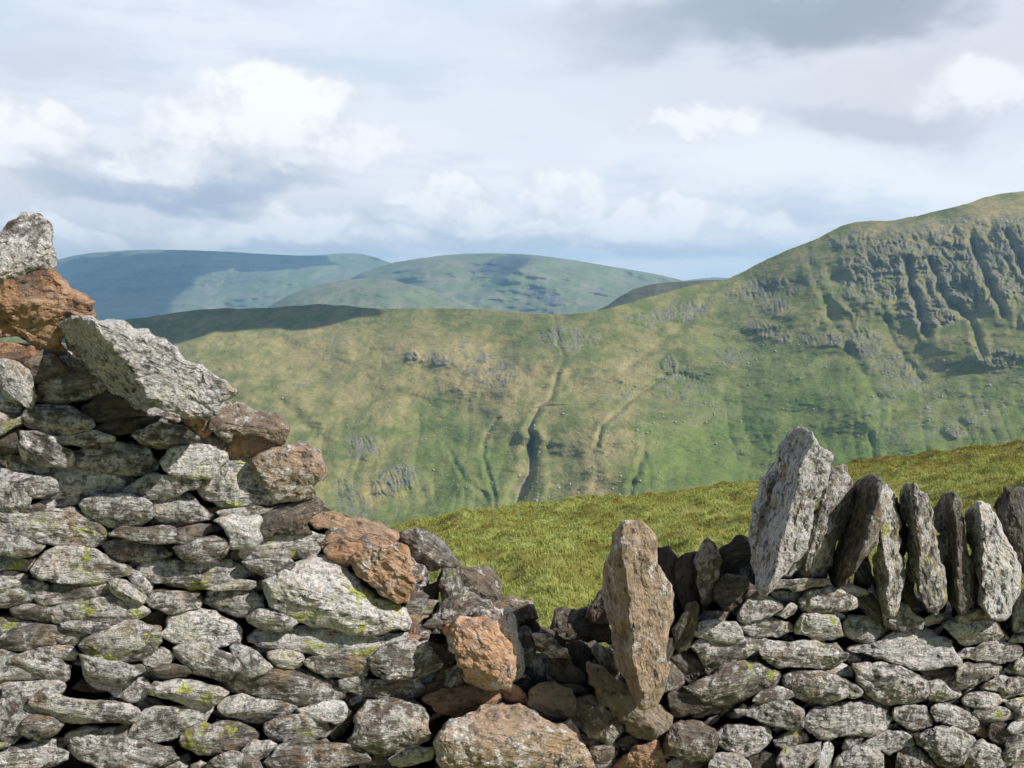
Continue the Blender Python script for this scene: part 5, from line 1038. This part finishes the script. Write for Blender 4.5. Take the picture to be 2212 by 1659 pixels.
def blob(Qs, X, Y, rx, ry, soft=.5, rot=0.0):
    a, e = ang(X, Y); k = 1 / 1800.0
    v = t.vm('SUBTRACT', Qs, (a, e, 0))
    if rot: v = t.n('VectorRotate', dict(rotation_type='Z_AXIS'), Vector=v, Angle=rot).outputs[0]
    v = t.vm('MULTIPLY', v, (1 / (rx * k), 1 / (ry * k), 0))
    ln = t.n('VectorMath', dict(operation='LENGTH'), i0=v).outputs['Value']
    return t.mr(ln, 1 - soft, 1 + soft, 1, 0)
def union(lst):
    o = lst[0]
    for b in lst[1:]: o = t.math('MAXIMUM', o, b)
    return o
fine = t.noise(P, 16, 7, .6); soft = t.noise(t.n('Mapping', {}, Vector=P, Scale=(1, 2.6, 1)).outputs[0], 3.4, 6, .52)
soft2 = t.noise(t.n('Mapping', {}, Vector=P, Location=(3, 1, 5), Scale=(1, 3.4, 1)).outputs[0], 5.5, 6, .55)
c = t.mix(t.mr(el, .0, .38), (.95, .95, .95), (.575, .67, .80))
c = t.mix(t.mr(soft, .38, .62, 0, .85), c, (.76, .79, .86))
c = t.mix(t.mr(soft2, .5, .70, 0, .55), c, (.53, .62, .755))
# mid-grey undersides and wide veils
for (X, Y, rx, ry, s, rot, f, colr) in [
    (1800, 200, 520, 90, .6, .12, .75, (.66, .68, .74)), (1250, 150, 330, 120, .7, 0, .45, (.70, .73, .80)),
    (2120, 120, 300, 120, .6, 0, .7, (.66, .65, .70)), (1900, 245, 240, 38, .6, .05, .7, (.50, .545, .62)),
    (250, 460, 420, 70, .6, 0, .7, (.70, .72, .77)), (900, 520, 700, 26, .7, 0, .55, (.53, .60, .69)), (1150, 500, 560, 38, .6, 0, .5, (.60, .645, .71)),
    (350, 395, 260, 34, .6, .04, .85, (.42, .50, .62)), (60, 130, 130, 60, .8, 0, .45, (.62, .63, .68)), (80, 380, 160, 60, .7, 0, .4, (.60, .62, .68))]:
    c = t.mix(t.math('MULTIPLY', blob(Q2, X, Y, rx, ry, s, rot), f), c, colr)
# sunlit cumulus
W1 = union([blob(Q, 575, 225, 120, 62, .5, .0), blob(Q, 665, 225, 85, 55, .5), blob(Q, 490, 290, 150, 66, .6), blob(Q, 330, 350, 130, 34, .8), blob(Q, 620, 300, 110, 54, .6)])
W2 = union([blob(Q, 30, 275, 110, 55, .6), blob(Q, 130, 235, 60, 40, .6)])
W3 = union([blob(Q, 1300, 490, 420, 26, .8), blob(Q, 650, 480, 420, 30, .9), blob(Q, 960, 460, 150, 38, .6), blob(Q, 980, 415, 60, 22, .5), blob(Q, 1220, 420, 95, 42, .45), blob(Q, 1380, 462, 200, 30, .5), blob(Q, 1600, 480, 180, 28, .6), blob(Q, 560, 505, 230, 22, .6), blob(Q, 170, 510, 130, 22, .6)])
W4 = union([blob(Q, 1450, 280, 110, 24, .6, .15), blob(Q, 1560, 245, 90, 30, .7), blob(Q, 2090, 210, 95, 48, .6), blob(Q, 760, 330, 130, 34, .7)])
lump = t.mr(fine, .35, .62)
def cumulus(c, m, amt, shade):
    body = t.mix(t.mr(t.math('ADD', t.math('MULTIPLY', lump, .5), t.math('MULTIPLY', m, .6)), .3, .95), shade, (.93, .935, .95))
    return t.mix(t.math('MULTIPLY', t.mr(m, .0, .9), amt), c, body)
c = cumulus(c, W1, .95, (.70, .72, .77)); c = cumulus(c, W2, .92, (.72, .73, .77)); c = cumulus(c, W3, .85, (.70, .73, .785)); c = cumulus(c, W4, .7, (.74, .745, .79))
# grey bases laid over the bright bodies
for (X, Y, rx, ry, s, rot, f, colr) in [(400, 412, 230, 20, .8, .03, .75, (.41, .485, .60)), (560, 380, 200, 16, .9, .05, .35, (.55, .60, .68)),
    (1050, 502, 330, 12, .9, 0, .5, (.52, .575, .66)), (1500, 520, 330, 14, .9, 0, .4, (.56, .61, .69)),
    (1680, -15, 340, 76, .55, -.02, .9, (.34, .395, .475)), (1900, -20, 200, 45, .6, 0, .6, (.33, .37, .44)), (1320, 60, 200, 60, .9, 0, .4, (.45, .50, .58))]:
    c = t.mix(t.math('MULTIPLY', blob(Q2, X, Y, rx, ry, s, rot), f), c, colr)
bg2 = t.n('Background', {}, Color=c, Strength=1.18)
front = t.mr(t.math('ABSOLUTE', az), 1.0, 1.9, 1, 0)
front = t.math('MULTIPLY', front, t.mr(el, .75, 1.3, 1, 0))
mx = t.n('MixShader', {}, Fac=front)
t.t.links.new(bg1.outputs[0], mx.inputs[1]); t.t.links.new(bg2.outputs[0], mx.inputs[2])
t.n('OutputWorld', {}, Surface=mx.outputs[0])
vs = scene.view_settings; vs.view_transform = 'Standard'; vs.look = 'None'; vs.gamma = 1; vs.exposure = 0
scene.cycles.volume_bounces = 1
scene.cycles.max_bounces = 6
